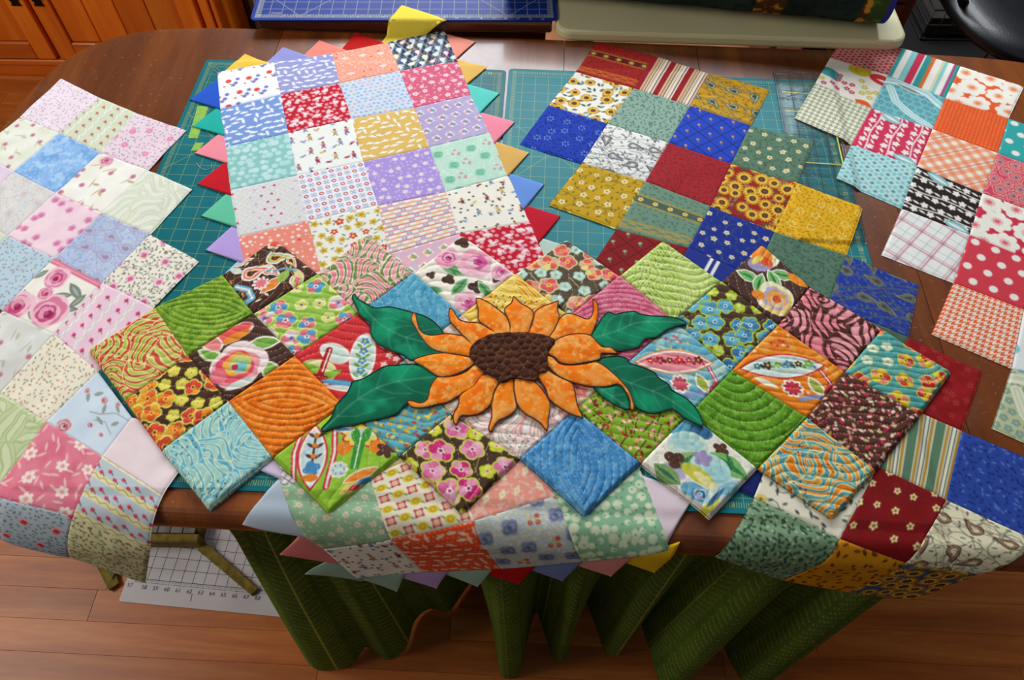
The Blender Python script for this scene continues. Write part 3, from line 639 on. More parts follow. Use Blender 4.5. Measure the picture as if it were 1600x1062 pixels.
C_pts = {(0,0):(340,114),(1,0):(428,99),(2,0):(519,83),(3,0):(606,66),(4,0):(694,47),(0,1):(345,172),(1,1):(439,150),(2,1):(531,132),(3,1):(625,113),(4,1):(715,97),(0,2):(353,232),(1,2):(451,210),(2,2):(550,188),(3,2):(647,171),(4,2):(736,150),(0,3):(360,299),(1,3):(465,276),(2,3):(568,255),(3,3):(671,232),(4,3):(766,209),(0,4):(373,372),(1,4):(482,347),(2,4):(591,323),(3,4):(697,302),(4,4):(794,276),(2,5):(609,398),(3,5):(718,367),(4,5):(828,348),(0,8):(440,760),(0,9):(504,858),(1,9):(611,842),(2,9):(740,814),(3,9):(868,776),(4,9):(999,733),(0,10):(557,903),(1,10):(663,894),(2,10):(784,889),(3,10):(912,878),(4,10):(1046,860),(1,8):(578,745)}
C = {(0,0):('white patch with red dots and purple flowers', pC_scatter), (1,0):('lavender patch with white birds', P(p_birds, '#9c9fd2', ['#f4f3fa'], 6, .05)), (2,0):('peach patch with white dots', lambda c: (p_dots(c, '#f2a48c', ['#fbf0ea'], 14, .009, .4, .3), [[c.dot(x+a, y+b, .018, '#ffffff') for a, b in ((0, 0), (.04, .02), (.0, .05), (-.04, .02))] for x, y in c.grid(3, .3)], [c.dot(x, y, .02, '#ea5a48') for x, y in c.grid(3, .4)])), (3,0):('navy patch with colourful drops', pC_drops),
 (0,1):('mid blue patch with white squirrels', P(p_birds, '#7c9cd8', ['#f3f6fc'], 6, .05)), (1,1):('red patch with white figures', pC_redwhite), (2,1):('pale blue patch with tiny rings', lambda c: (c.fill('#d0def0'), [(c.ring(x, y, .015, .007, c.r.choice(['#7c9cd0', '#dca0a0', '#b8b088', '#7c9cd0']))) for x, y in c.grid(13, .2)])), (3,1):('pink patch with white blossoms', P(p_flow, '#dc6482', [('#f8ecee', '#e8a0b0')], 6, .045, 5, ['#f3d6dc'], 11, None, None, None, .03)),
 (0,2):('aqua patch with bubbles', P(p_bubbles, '#8fc8c4', ['#c4e6e4', '#aedcd8', '#b8e0de'], 9)), (1,2):('white patch with playing children', P(p_kids, '#f2f4ee', ['#b86a8c', '#8a9ccc', '#d4b464', '#b02850', '#8a9ccc'], 4, .1)), (2,2):('yellow patch with white ducks', P(p_birds, '#e4bc64', ['#fbf8ee'], 6, .05, '#b08c48')), (3,2):('lavender patch with hearts in diamonds', pC_diamond('#b9a8d0', '#f0eef4', ('#d88090', '#7f9aa8'))),
 (0,3):('grey checked patch with red dots', pC_check), (1,3):('white patch with red and blue rings', pC_cross), (2,3):('purple patch with white daisies', pC_daisy('#b39be0', '#efe8fa', '#f0d890', '#a48cd4')), (3,3):('mint patch with pink cherries', pC_mint),
 (0,4):('coral patch with white dots', lambda c: (p_dots(c, '#ef8f7c', ['#fbeeea'], 11, .016, .35, .7), [c.dot(x, y, .026, '#ea5545') for x, y in c.grid(3, .4)])), (1,4):('patch with red and yellow flowers', P(p_flow, '#f0eee2', [('#d8b948', '#b0902c'), ('#d8b948', '#b0902c'), ('#cf3430', '#f0d080')], 6, .062, 5, ['#5f8288', '#7f9a90'], 9)), (2,4):('red, yellow and blue dashed patch', pC_rects), (3,4):('cream patch with scarecrows', P(p_kids, '#f5f0e2', ['#8c2a28', '#e0c060', '#7c9cc8'], 3, .09, '#3a3430')),
 (0,5):('pink patch', P(p_plain, '#f0c8c8')), (1,5):('green patch', P(p_plain, '#b8d8b8')), (2,5):('pink patch with hearts in diamonds', pC_diamond('#e8b8c4', '#f6f0ea', ('#d8b048', '#90a890'))), (3,5):('bright red patch with white figures', pC_redwhite),
 (0,6):('yellow patch', P(p_plain, '#ecd890')), (1,6):('pink patch', P(p_plain, '#e8b8c4')), (2,6):('blue patch', P(p_plain, '#a0b8e0')), (3,6):('peach patch', P(p_plain, '#f2b8a0')),
 (0,7):('white patch with a grey lattice', P(p_grid, '#f2efec', '#6f6a70', 14, .005)), (1,7):('yellow patch', P(p_plain, '#ecd890')), (2,7):('coral patch with cream leaves', pC_coralleaf), (3,7):('green patch', P(p_plain, '#a9cfa6')),
 (0,8):('green patch with cream daisies', pC_daisy('#9cc29c', '#efe6c0', '#e8a8a0', '#8cb48e')), (1,8):('yellow and red geometric patch', pC_geo), (2,8):('coral patch with cream leaves', pC_coralleaf), (3,8):('green patch with bubbles', P(p_bubbles, '#8fbf98', ['#dcebc8', '#c8e0b8', '#d0e6c4'], 9, '#3f7a5a')),
 (0,9):('cream patch with scarecrows', P(p_kids, '#f5f0e2', ['#8c2a28', '#c89a50', '#6c8cb8'], 3, .11, '#3a3430')), (1,9):('orange patch with pale rabbits', lambda c: (p_birds(c, '#f0542a', ['#fbd8b8'], 6, .045), [c.dot(x, y, .006, '#fbd8b8') for x, y in c.grid(18, .1)])), (2,9):('grey patch with blue pansies', pC_pansy), (3,9):('light green patch with round bubbles', P(p_bubbles, '#8fc09a', ['#e6eec8', '#d4e6c0', '#dcebc8'], 9, '#3f7a5a'))}
rootC, LC = build_quilt(dict(name='small_print_quilt', pts=C_pts, R=.032, tm=1.42, off=.0024, patches=C, origin=(2, 2), mat=M_COT, seed=411, N=78, wr=.0016,
   label='small print patchwork quilt top edged with bright folded prairie points, middle of the table'))
# prairie points: small folded triangles of plain cloth along the four sides
def prairie(side, pos, hgt, col, lab, half=.46):
    n = 14; V = []; CC = []
    for a in range(n+1):
        for b in range(n+1):
            s = a/n; w = (b/n)*(1-s)                       # s: 0 base .. 1 tip, w runs from one end of the base
            x = (-half+2*half*(w+s/2)); y = -s*hgt+.06*(1-s)
            # rounded fold
            q = {'left': (y, pos+x), 'top': (pos+x, y), 'right': (4-y, pos+x), 'bottom': (pos+x, 10-y)}[side]
            tq = LC(*q); lift = .0006+.0011*(b/n)+.0010*math.sin(math.pi*s)*math.sin(math.pi*b/n)
            x_, y_ = tq_xy(tq[0], min(tq[1], 0)); h = .0008+zbase(np.array(x_), np.array(y_), False)+lift*(1 if s > .05 else .4)
            up = min(max((y_-1.386)/.019, 0), 1)*(side == 'top' and pos > 3); h = h+.0265*up*up*(3-2*up)
            V.append(surf(np.array(tq[0]), np.array(tq[1]), .032, 1.42, h)); CC.append(hexc(col))
    V = np.array(V); idx = np.arange((n+1)**2).reshape(n+1, n+1)
    Fc = np.stack([idx[:-1, :-1], idx[1:, :-1], idx[1:, 1:], idx[:-1, 1:]], -1).reshape(-1, 4)
    V2 = V.copy(); V2[:, 2] -= .0007                        # the folded under-layer
    bd = np.concatenate([idx[:, 0], idx[-1, :], idx[::-1, -1], idx[0, ::-1]]); k = len(V)
    Fs = np.stack([bd[:-1], bd[1:], bd[1:]+k, bd[:-1]+k], -1)
    o = mesh_obj('prairie_point', np.concatenate([V, V2]), np.concatenate([Fc, Fc[:, ::-1]+k, Fs[:, ::-1]]), M_COT, rootC, True, np.array(CC+CC)); o['label'] = lab
for pos, h, c, l in ((.53, .42, '#efc64c', 'yellow'), (1.21, .42, '#9497d4', 'lavender'), (1.85, .44, '#f68c7c', 'salmon'), (2.52, .46, '#c4120e', 'red'), (3.42, .66, '#f0d94a', 'yellow')): prairie('top', pos, h, c, l+' folded triangle', .46 if pos < 3 else .62)
for pos, c, l in ((.6, '#2458c8', 'royal blue'), (1.3, '#22b0a4', 'teal'), (1.98, '#f390a0', 'pink'), (2.7, '#c81424', 'red'), (3.4, '#64c4a0', 'mint green'), (4.1, '#b9a0e0', 'lilac'), (4.8, '#a8c8e0', 'pale blue'), (5.5, '#f0c8b0', 'peach'), (6.2, '#9fd0b0', 'green'), (6.9, '#e8b0c0', 'pink'), (7.5, '#dccbe8', 'pale lilac'), (8.3, '#b6c4d2', 'pale grey blue'), (9.0, '#ea8684', 'coral'), (9.65, '#9cbcac', 'grey green')): prairie('left', pos, .47 if pos < 8 else .55, c, l+' folded triangle')
for pos, c, l in ((.5, '#f79c88', 'salmon'), (1.3, '#e8ba62', 'tan'), (2.08, '#5fcfc2', 'aqua'), (2.85, '#f48ea4', 'pink'), (3.6, '#e0b060', 'tan'), (4.33, '#6c96e0', 'cornflower blue'), (5.02, '#c4162c', 'crimson'), (5.7, '#b8d0c4', 'pale grey green'), (6.4, '#f0d070', 'yellow'), (7.1, '#e8a0b0', 'pink'), (7.9, '#a0c8e0', 'blue'), (8.6, '#e8dce6', 'pale mauve'), (9.5, '#e8d6de', 'pale mauve')): prairie('right', pos, .47 if pos < 9 else .5, c, l+' folded triangle')
for pos, c, l in ((.35, '#9cbcac', 'grey green'), (.95, '#c2a6dc', 'lilac'), (1.5, '#a4ccb8', 'grey green'), (2.05, '#c41416', 'red'), (2.6, '#7e90c8', 'slate blue'), (3.2, '#f0a098', 'pink'), (3.72, '#f0c020', 'golden yellow')): prairie('bottom', pos, .44, c, l+' folded triangle', .42)
# ------------------------------------------------------------------ quilt D: modern bright prints (right)
def pD_circles(bg, ring='#f3e8da', star='#6a5a50'):
    def f(c):
        c.fill(bg)
        for x, y in c.grid(7, .05):
            for k in range(3): c.leaf(x, y, .05, .008, k*1.05+.3, star)
            for k in range(6): c.dot(x+.055*math.cos(k*1.05), y+.055*math.sin(k*1.05), .022, ring); c.dot(x+.055*math.cos(k*1.05), y+.055*math.sin(k*1.05), .009, bg)
    return f
def pD_bold(c):
    c.fill('#f4efe4'); c.ell(.1, .5, .26, .16, .3, '#46a8a8'); c.ell(.55, .12, .2, .15, .2, '#e0cf3a'); c.ring(.6, .1, .12, .008, '#b8a420'); c.ell(.95, .2, .22, .13, .2, '#d8343c'); c.leaf(1, .22, .14, .03, .1, '#f4efe4')
    for x, y in ((.3, .45), (.42, .62), (.55, .6), (.5, .75), (.25, .8), (.12, .9), (.35, .85), (.6, .8), (.3, .6)): c.pet(x, y, .055, 5, '#cf3050', c.rang(), .4); c.dot(x, y, .014, '#f4efe4')
    for x, y in ((.75, .55), (.85, .65), (.75, .72), (.95, .6), (.9, .78), (.05, .78), (.66, .4)): c.pet(x, y, .06, 6, '#cfc84a', c.rang(), .35); c.dot(x, y, .018, '#f4efe4')
    c.leaf(.85, .98, .16, .08, .2, '#f0622c')
def pD_aqualeaf(bg='#79c4cc', w='#e3f2f0', w2='#a9dbdc'):
    def f(c):
        c.fill(bg)
        for x, y in c.grid(8, .1):
            for k in range(5): c.ring(x+.035*math.cos(k*1.26), y+.035*math.sin(k*1.26), .014, .005, '#5a8a90')
        c.line([(0, .16), (.3, .06), (.7, .1), (1.05, .34)], .075, w); c.line([(0, .16), (.3, .06), (.7, .1), (1.05, .34)], .05, w2); c.line([(0, .2), (.3, .1), (.7, .14), (1.05, .38)], .02, w)
        c.line([(.12, .3), (.3, .62), (.6, .82), (1, 1)], .07, w); c.line([(.12, .3), (.3, .62), (.6, .82), (1, 1)], .045, w2); c.line([(.12, .3), (.3, .62), (.6, .82), (1, 1)], .012, w)
        c.leaf(.42, .16, .26, .06, .12, w); c.leaf(.42, .16, .22, .04, .12, '#8a9a90')
    return f
def pD_branch(bg, fg, acc=None, vert=True):
    def f(c):
        c.fill(bg)
        for k in range(3):
            a = .18+k*.33; X = (lambda u, v: (u, v)) if vert else (lambda u, v: (v, u))
            c.line([X(a+.02*math.sin(q), q*.12) for q in range(10)], .012, fg)
            for q in range(9):
                x, y = X(a, q*.125+.03); d = .075*(1 if q % 2 else -1); xx, yy = X(a+d, q*.125+.03); c.pet(xx, yy, .062, 5, fg, c.rang(), .4); xx, yy = X(a-d, q*.125+.03); c.leaf(xx, yy, .06, .02, .9 if vert else .3, fg)
        if acc:
            for x, y, t in ((.35, .1, .3), (.8, .95, .2)): c.leaf(x, y, .2, .09, t, acc); c.leaf(x, y, .16, .03, t, '#e6f0ea')
    return f
def pD_anem(bg, pc, cen):
    def f(c):
        c.fill(bg)
        for x, y in ((.12, .15), (.5, .1), (.88, .2), (.3, .5), (.72, .52), (.02, .75), (.48, .88), (.95, .85), (.2, 1.02), (1.05, .5)):
            r = c.r.uniform(.2, .24); c.pet(x, y, r, 7, '#f7f3e6', c.rang(), .2); c.pet(x, y, r*.42, 12, cen[0], 0, .5); c.dot(x, y, r*.17, cen[1])
    return f
def pD_dots(bg):
    def f(c):
        c.fill(bg)
        for j in range(-1, 5):
            for i in range(-1, 5): c.dot(.1+i*.29+(j % 2)*.14, .1+j*.25, .062, '#f4f0e4')
    return f
def pD_mosaic(c):
    c.fill('#d84a62')
    for x, y in c.grid(5, .2):
        for r, k in ((.13, '#f0a8a0'), (.11, '#cf2f50'), (.085, '#f3d0b0'), (.07, '#d84a62'), (.05, '#8fc4c0'), (.03, '#cf2f50')): c.pet(x, y, r, 5, k, .4, .25)
ORW = '#f6ede0'
D_pts = {(0,0):(1321,55),(1,0):(1410,75),(2,0):(1501,103),(3,0):(1600,135),(0,1):(1297,90),(1,1):(1387,118),(2,1):(1477,154),(3,1):(1576,185),(0,2):(1272,134),(1,2):(1362,169),(2,2):(1457,202),(3,2):(1559,240),(0,3):(1240,188),(1,3):(1330,226),(2,3):(1433,260),(3,3):(1535,302),(1,4):(1305,281),(2,4):(1409,326),(3,4):(1515,367),(2,5):(1377,398),(3,5):(1490,442),(4,5):(1600,484),(3,6):(1456,522),(4,6):(1581,576),(4,7):(1550,669)}
Dq = {(0,0):('red patch with cream rings', pD_circles('#d2404a')), (1,0):('white, teal, pink and orange striped patch', P(p_stripes, [(.07, '#3aa39e'), (.11, '#f5f2ea'), (.1, '#8ed2d2'), (.12, '#d23458'), (.03, '#f5f2ea'), (.1, '#2f9c98'), (.06, '#ef6a2c'), (.12, '#f7f2e6'), (.04, '#e6e2b0'), (.05, '#8ed2d2'), (.1, '#f5f2ea'), (.04, '#c23a78'), (.06, '#3aa39e')], 1.0)), (2,0):('orange patch with white poppies', pD_anem('#f0602c', W_, ('#f6b490', '#f08a60'))),
 (0,1):('white patch with yellow, red and teal flowers', pD_bold), (1,1):('aqua patch with white leaf outlines', pD_aqualeaf()), (2,1):('orange woven print patch', lambda c: (c.fill('#ef5a24'), c.bl((.3-abs((c.X*17) % 1-.5))*4*(((c.Y*16+np.floor(c.X*17) % 2*.5) % 1) > .35), '#f79a68', .7), c.bl((.1-abs((c.Y*16) % 1-.5))*6, '#d84416', .5))), (3,1):('teal patch with white dots', pD_dots('#35aaa8')),
 (0,2):('sage houndstooth patch', P(p_hound, '#f2f1e0', '#a5ab84', 11)), (1,2):('crimson patch with white branches', pD_branch('#d43558', '#f7ece8', '#8ac4c8')), (2,2):('orange diagonal gingham patch', P(p_gingham, ORW, '#ef7a44', 6, .75, '#c4483c')), (3,2):('pink mosaic patch', pD_mosaic),
 (1,3):('aqua patch with white rings', pD_circles('#86cbd0', '#eef4ec', '#6a8080')), (2,3):('black patch with white branches', pD_branch('#2a2020', '#f3ede4', '#8ac4c8', False)), (3,3):('crimson patch with large white flowers', pD_anem('#d2344e', W_, ('#eeb0b0', '#dc6a78'))),
 (2,4):('white, aqua and pink plaid patch', P(p_plaid, '#f0f2ec', [(.0, .012, '#d24468', 3), (.12, .008, '#c08090', 3), (.5, .006, '#9ab0b0', 3)], .25, '#a8dcd8')), (3,4):('coral red patch with white dots', pD_dots('#d8404e')), (4,4):('teal floral patch', pD_aqualeaf()),
 (3,5):('orange houndstooth patch', P(p_hound, '#f6e8d8', '#ec6a3a', 12)), (4,5):('white and aqua patch', P(p_dots, '#eef2ee', ['#7cc8cc'], 3, .09)), (4,6):('pale green patch with leaf outlines', pD_aqualeaf('#c3ca9e', '#eceed6', '#d5dab6')), (3,3.5):None}
Dq = {k: v for k, v in Dq.items() if v}
build_quilt(dict(name='modern_print_quilt', pts=D_pts, R=.03, tm=1.45, off=.0015, patches=Dq, origin=(2, 2), mat=M_COT, seed=611, N=78, Nmap={(0, 2): 150, (3, 5): 150}, wr=.0016, ruler=True,
   label='modern bright patchwork quilt top in orange, aqua and crimson, rightmost of the quilts'))
# ------------------------------------------------------------------ sunflower quilt (quilted, on point, across the front)
def rel(kind, n=9, A=None, ph=0):
    A = A or (.0024 if kind in ('eye', 'eyev', 'fan') else .0015)
    def f(X, Y, u, v):
        if kind == 'eye': q = np.maximum(np.hypot(X-.5, Y-1.25), np.hypot(X-.5, Y+.25))+.03*vnoise(X, Y, 5, 3)
        elif kind == 'eyev': q = np.maximum(np.hypot(X-1.2, Y-.5), np.hypot(X+.2, Y-.5))+.03*vnoise(X, Y, 5, 3)
        elif kind == 'fan': q = np.hypot(X-.5, (Y+.25)*.8)
        elif kind == 'wavev': q = X+.05*np.sin(Y*7+ph)+.03*np.sin(Y*13)
        else: q = Y+.06*np.sin(X*6.5+ph)+.03*np.sin(X*11+1)
        t = q*n+ph; s = abs(np.sin(math.pi*t)); h = A*(s**.55)+.0008*vnoise(X, Y, 22, 5)
        d = abs((t % 1+.5) % 1-.5)/n; return h, np.clip((.008-d)/.006, 0, 1)*(.5+.5*np.sign(np.sin(X*150+Y*90)))
    return f
def s_paisleybrown(c):
    c.fill('#4d2e26')
    for q_ in ((.02, .28, .16, ['#f0e6cc', '#e8909c', '#f4e6d8', '#78b0cc']), (.95, .62, .17, ['#f3ecd0', '#9cc05a', '#eddc6a', '#e76a7c']), (.5, .42, .17, ['#f4efe0', '#e0604a', '#f4e6d8', '#7ab8b0'])): paisley(c, q_[0], q_[1], q_[2]*1.3, c.r.uniform(-1, 1), q_[3])
    for x, y in c.grid(5, .35): c.leaf(x, y, .05, .018, c.rang(), c.r.choice(['#9cc05a', '#ef9a3a', '#f0e6cc']))
    c.pet(.5, -.1, .13, 6, '#f0e6cc'); c.pet(.52, -.1, .09, 5, '#e0604a')
    for a, b, r, cs in ((.25, .5, .3, ['#f4efe0', '#e76a7c', '#f4e6d8', '#ef9a3a', '#4d2e26']), (.55, .2, .26, ['#f3ecd0', '#9fc0a0', '#eddc6a', '#e89030', '#4d2e26']), (.8, .25, .15, ['#f4ead0', '#f0a040', '#f4ead0', '#4d2e26'])): paisley(c, a, b, r, c.r.uniform(-1, 1), cs)
    c.leaf(.62, .7, .22, .09, -.9, '#f3eede'); c.leaf(.62, .7, .19, .07, -.9, '#ef8a3a'); c.leaf(.75, .55, .14, .07, -1.2, '#9cc05a')
    c.pet(.45, .68, .13, 9, '#f6e6e0', 0, .35); c.pet(.45, .68, .09, 8, '#e77a88', 0, .35)
    c.line([(.1, .75), (.3, .8), (.4, .95), (.3, 1.05)], .05, '#6fb0d0'); c.line([(.1, .75), (.3, .8), (.4, .95)], .018, '#f4f0e4'); c.leaf(.95, .5, .14, .05, .8, '#ecd9a0'); c.leaf(.02, .45, .12, .06, .3, '#d8e0d0')
    c.line([(.6, .45), (.75, .4), (.9, .45)], .02, '#78a8c0')
def s_pinkroses(cs, bgd='#4f342c', w='#f6efe0', lf=('#6fae6a', '#3f7f50', '#bfe0c0')):
    def f(c):
        c.fill(w)
        for x, y, r in ((.5, -.05, .12), (.68, .75, .12), (.3, .62, .1), (.95, .62, .07), (.05, .55, .07)): c.pet(x, y, r, 3, bgd, c.rang(), .4)
        for x, y, l, t in ((.35, .45, .22, .5), (.45, .75, .2, 2.2), (.8, .8, .18, 1), (.1, .8, .15, .2), (.62, .3, .14, 1.2)): c.leaf(x, y, l, l*.42, t, lf[2]); c.leaf(x, y, l*.85, l*.34, t, lf[0]); c.leaf(x, y, l*.75, l*.09, t, lf[1]); c.leaf(x, y+.02, l*.5, l*.06, t+.5, lf[1])
        for x, y, r in ((.68, .32, .26), (.28, .25, .2), (.55, 1.0, .17), (1.02, .5, .14)): bigrose(c, x, y, r, cs)
    return f
def s_artdeco(bg, c1, c2, leaf):
    def f(c):
        c.fill(bg); c.mot('#8cc63a', 4, .5, .4, .5)
        for sx in (.06, .42): c.line([(sx+.02, .1), (sx-.03 if sx < .2 else sx+.06, .45), (sx+.02, .9)], .035, c1); c.line([(sx+.02, .1), (sx-.03 if sx < .2 else sx+.06, .45), (sx+.02, .9)], .014, '#f4efe2')
        c.leaf(.24, .5, .45, .17, 1.5, c1); c.leaf(.24, .5, .42, .15, 1.5, '#f4efe2'); c.leaf(.24, .5, .36, .12, 1.5, '#c8e2e4')
        c.line([(.24, .2), (.25, .75)], .012, '#5a3a2e')
        for y in (.22, .36, .5): c.leaf(.2, y, .06, .02, .6, '#5a3a2e'); c.leaf(.3, y, .06, .02, 2.5, '#5a3a2e'); c.dot(.25, y, .03, '#ef8a2c')
        c.pet(.25, .66, .1, 4, '#4a90c4', .4, .3); c.leaf(.25, .78, .1, .05, 0, '#ef8a2c')
        c.pet(.75, .18, .24, 12, c1, 0, .2); c.pet(.75, .18, .21, 12, '#f2dc5a', 0, .2); c.leaf(.75, .22, .16, .08, 0, '#c8e2e4')
        for dx in (-.06, .06): c.ell(.75+dx, .22, .05, .1, dx*3, leaf)
        c.line([(.72, .3), (.7, .65)], .03, leaf); c.line([(.78, .3), (.74, .65)], .03, leaf); c.line([(.75, .26), (.72, .66)], .008, '#e6f0e0')
        c.ell(.95, .38, .1, .09, 0, '#ef8a2c'); c.ell(.58, .4, .08, .09, 0, '#ef8a2c'); c.pet(1.05, .42, .12, 5, '#5a3a2e', 0, .5)
        c.leaf(.52, .12, .16, .06, .2, '#f4efe2'); c.leaf(.5, .13, .13, .03, .2, '#5a9ac4'); c.leaf(1.02, .15, .14, .06, -.3, '#c8dcec')
        c.pet(.55, .68, .11, 9, '#f4efe2', 0, .15); c.pet(.55, .68, .09, 9, '#cfe4e0', 0, .15); [c.dot(.55+.06*math.cos(k), .68+.06*math.sin(k), .008, '#4a7a80') for k in range(7)]
        c.leaf(.8, .75, .22, .07, -.5, '#f4efe2'); c.leaf(.8, .75, .2, .05, -.5, '#ef8a2c'); c.leaf(.72, .9, .16, .06, -.6, '#f0dc7a'); c.leaf(.75, .9, .08, .03, -.6, '#d8404a'); c.leaf(.85, .82, .12, .03, -.4, '#4a90c4')
    return f
def s_redwhite(c):
    c.fill('#d8343a'); c.ell(.3, .45, .22, .14, .5, '#f4efe6'); c.ell(.3, .45, .18, .1, .5, '#d6e6dc'); c.ell(.1, .75, .26, .2, 0, '#e4e2a0'); c.leaf(.05, .7, .22, .06, .4, '#8fbc40'); c.leaf(.25, .8, .2, .06, -.5, '#8fbc40')
    c.line([(.22, .4), (.16, .8)], .04, '#b8202c'); c.line([(.23, .4), (.17, .8)], .01, '#f4efe6'); c.pet(.15, .86, .12, 6, '#b8202c', .3, .3); c.line([(.05, .92), (.27, .92)], .014, '#f4efe6')
    c.ell(.66, .5, .17, .38, 0, '#f4efe6'); c.ell(.66, .5, .14, .34, 0, '#d6e6dc')
    for y in (.25, .4, .55, .7): c.pet(.66, y, .06, 5, '#4a90c4', y*9, .4); c.leaf(.6, y+.07, .05, .02, .6, '#6fae4a'); c.leaf(.72, y+.07, .05, .02, 2.4, '#6fae4a'); c.dot(.66, y, .02, '#e0d850')
    for x, y in ((.9, .3), (1.0, .45), (.95, .6), (1.1, .5)): c.pet(x, y, .05, 5, '#f4c8c0', 0, .4)
    c.leaf(.45, .9, .3, .05, .1, '#5a9ac4'); c.leaf(.5, .98, .3, .04, .1, '#f4efe6')
def s_fish(bg, body, mid, fl, sp):
    def f(c):
        c.fill(bg); c.mot(sp[0], 6, .6, .1, .8)
        for x, y in c.grid(7, .3): 
            if c.r.random() < .4: c.dot(x, y, .022, sp[1])
        c.leaf(.42, .45, .55, .19, -.06, sp[2]); c.leaf(.42, .45, .52, .17, -.06, '#f6efe2'); c.leaf(.42, .45, .48, .14, -.06, body)
        for k in range(6): x = .1+k*.13; c.pet(x, .45-.01*k, .05+.015*(k % 2), 5, mid[k % len(mid)], k, .4); c.dot(x, .45-.01*k, .015, '#f0d86a'); c.leaf(x+.06, .45, .04, .02, 1, mid[(k+1) % len(mid)])
        c.pet(.45, .78, .14, 9, '#f6efe2', 0, .2); c.pet(.45, .78, .11, 9, fl, 0, .3); c.leaf(.75, .75, .16, .09, 1.2, '#f6efe2'); c.leaf(.75, .75, .13, .06, 1.2, '#a8b84a'); c.line([(.88, .5), (.95, .7), (.85, .85)], .03, fl); c.line([(.88, .5), (.95, .7)], .01, '#f6efe2')
        for a, b in ((.35, .05), (.42, .08), (.5, .02), (.55, .09), (.46, .0)): c.dot(a, b+.05, .022, fl)
        c.line([(.5, .95), (.7, .9), (.9, .95)], .03, '#8f9ad0'); c.leaf(.15, .7, .16, .04, .6, '#f6efe2')
    return f
def s_aquarose(c):
    c.fill('#f3efe0'); c.ell(.45, .0, .26, .18, .1, '#5aa0bc'); c.ell(.6, .05, .14, .1, .3, '#3a6f9a'); c.ell(.4, .25, .25, .2, 0, '#cfe6d6'); c.ell(.4, .2, .2, .12, .2, '#b0dcd8')
    c.leaf(.3, .5, .24, .12, 2.4, '#9cc47a'); c.leaf(.3, .5, .2, .03, 2.4, '#3f7f50'); c.ell(.75, .8, .2, .14, -.4, '#cfe6ea'); c.ell(.78, .82, .14, .08, -.4, '#8fc4d4'); c.ell(.15, .62, .16, .1, .5, '#c0b4d4')
    c.pet(.2, .45, .13, 3, '#5a3a2e', .4, .4); c.pet(.8, .28, .1, 4, '#5a3a2e', .9, .4); c.leaf(.85, .5, .26, .14, .7, '#7ec06a'); c.leaf(.85, .5, .22, .04, .7, '#2f7f4a'); c.leaf(.88, .45, .12, .03, 1.4, '#2f7f4a'); c.leaf(.08, .65, .2, .11, .8, '#7ea86a'); c.leaf(.08, .65, .16, .03, .8, '#3f6f4a')
    c.ell(.62, .55, .24, .2, .4, '#bfe4dc'); c.ell(.68, .62, .15, .14, .4, '#a8dadc'); c.pet(.55, .42, .12, 5, '#a89ac4', 0, .3); c.ell(.45, .65, .22, .1, .7, '#d2cf4a'); c.ell(.52, .72, .16, .06, .8, '#f0e6a0')
    c.ell(.35, .85, .14, .1, .2, '#6fb0cc'); bigrose(c, .42, .92, .12, ['#a8d4e0', '#5a9ac0', '#cfe6ea', '#3a6f9a', '#a89ac4']); c.leaf(.5, 1.08, .2, .05, -.7, '#d2cf4a'); c.leaf(.6, .95, .2, .03, -.8, '#3a6f9a')
def s_oranges(c):
    c.fill('#4f342c'); c.ell(.52, .02, .24, .22, .2, '#f4ecc8'); c.ell(.47, .02, .17, .19, .4, '#ef8a2c'); c.ell(.42, .18, .2, .13, 0, '#a89ac4'); c.ell(.5, .12, .14, .08, .5, '#e05a2c'); c.ell(.38, .1, .12, .05, -.6, '#f0d86a')
    for x, y, t in ((.75, .35, .2), (.6, .45, 1.2), (.2, .4, .5), (.35, .52, 2)): c.leaf(x, y, .2, .1, t, '#f3efe0'); c.leaf(x, y, .17, .08, t, '#7ec06a'); c.leaf(x, y, .14, .02, t, '#2f7f4a')
    c.leaf(.98, .42, .2, .08, .6, '#f0902c'); bigrose(c, .55, .8, .3, ['#f4ecc8', '#f0d27a', '#b8b0d0', '#f0a048', '#e8d0a0', '#e05a2c', '#d04820']); c.ell(.3, .72, .1, .08, .3, '#ef8a2c')
def s_redrose(c):
    c.fill('#4f342c'); c.ell(.3, .15, .3, .14, -.6, '#f6e2d8'); c.ell(.3, .13, .27, .1, -.6, '#ee5a5a'); c.ell(.36, .2, .2, .06, -.6, '#f0902c'); c.leaf(.75, .3, .24, .12, -.2, '#f3efe0'); c.leaf(.75, .3, .2, .09, -.2, '#7ab04a'); c.leaf(.1, .5, .22, .1, .4, '#cfe0b0'); c.leaf(.1, .5, .16, .06, .4, '#7ab04a')
    c.leaf(.95, .75, .2, .12, .9, '#f3efe0'); c.leaf(.95, .75, .17, .09, .9, '#8fc05a'); c.ell(.05, .3, .2, .12, .6, '#f6e2d8'); c.ell(.05, .3, .17, .09, .6, '#f08a8a'); c.leaf(.5, .35, .16, .08, .2, '#f3efe0'); c.leaf(.5, .35, .13, .05, .2, '#7ab04a'); bigrose(c, .5, .68, .38, ['#f6e2e0', '#f0a0ac', '#e8506a', '#f2b04a', '#b8d48a', '#7ac0c0', '#d02850']); c.ell(.28, .85, .12, .1, .5, '#ee7a8a'); c.ell(.6, .95, .2, .06, -.5, '#dfe4da')
GRN = P(p_batik, '#7aa32a', '#5c8a1e', '#9cc04a', 10); ORG = P(p_batik, '#f37d17', '#e0660c', '#fba043', 10)
cenY = ['#f4d45a', '#e0822c']
S = {}
def sS(k, rr, lab, fn, rl): S[(k+{0: 0, 1: 0, 2: 0, 3: 0, 4: 1}[rr], {0: -k, 1: 1-k, 2: 2-k, 3: 3-k, 4: 3-k}[rr])] = (lab, fn, rl)
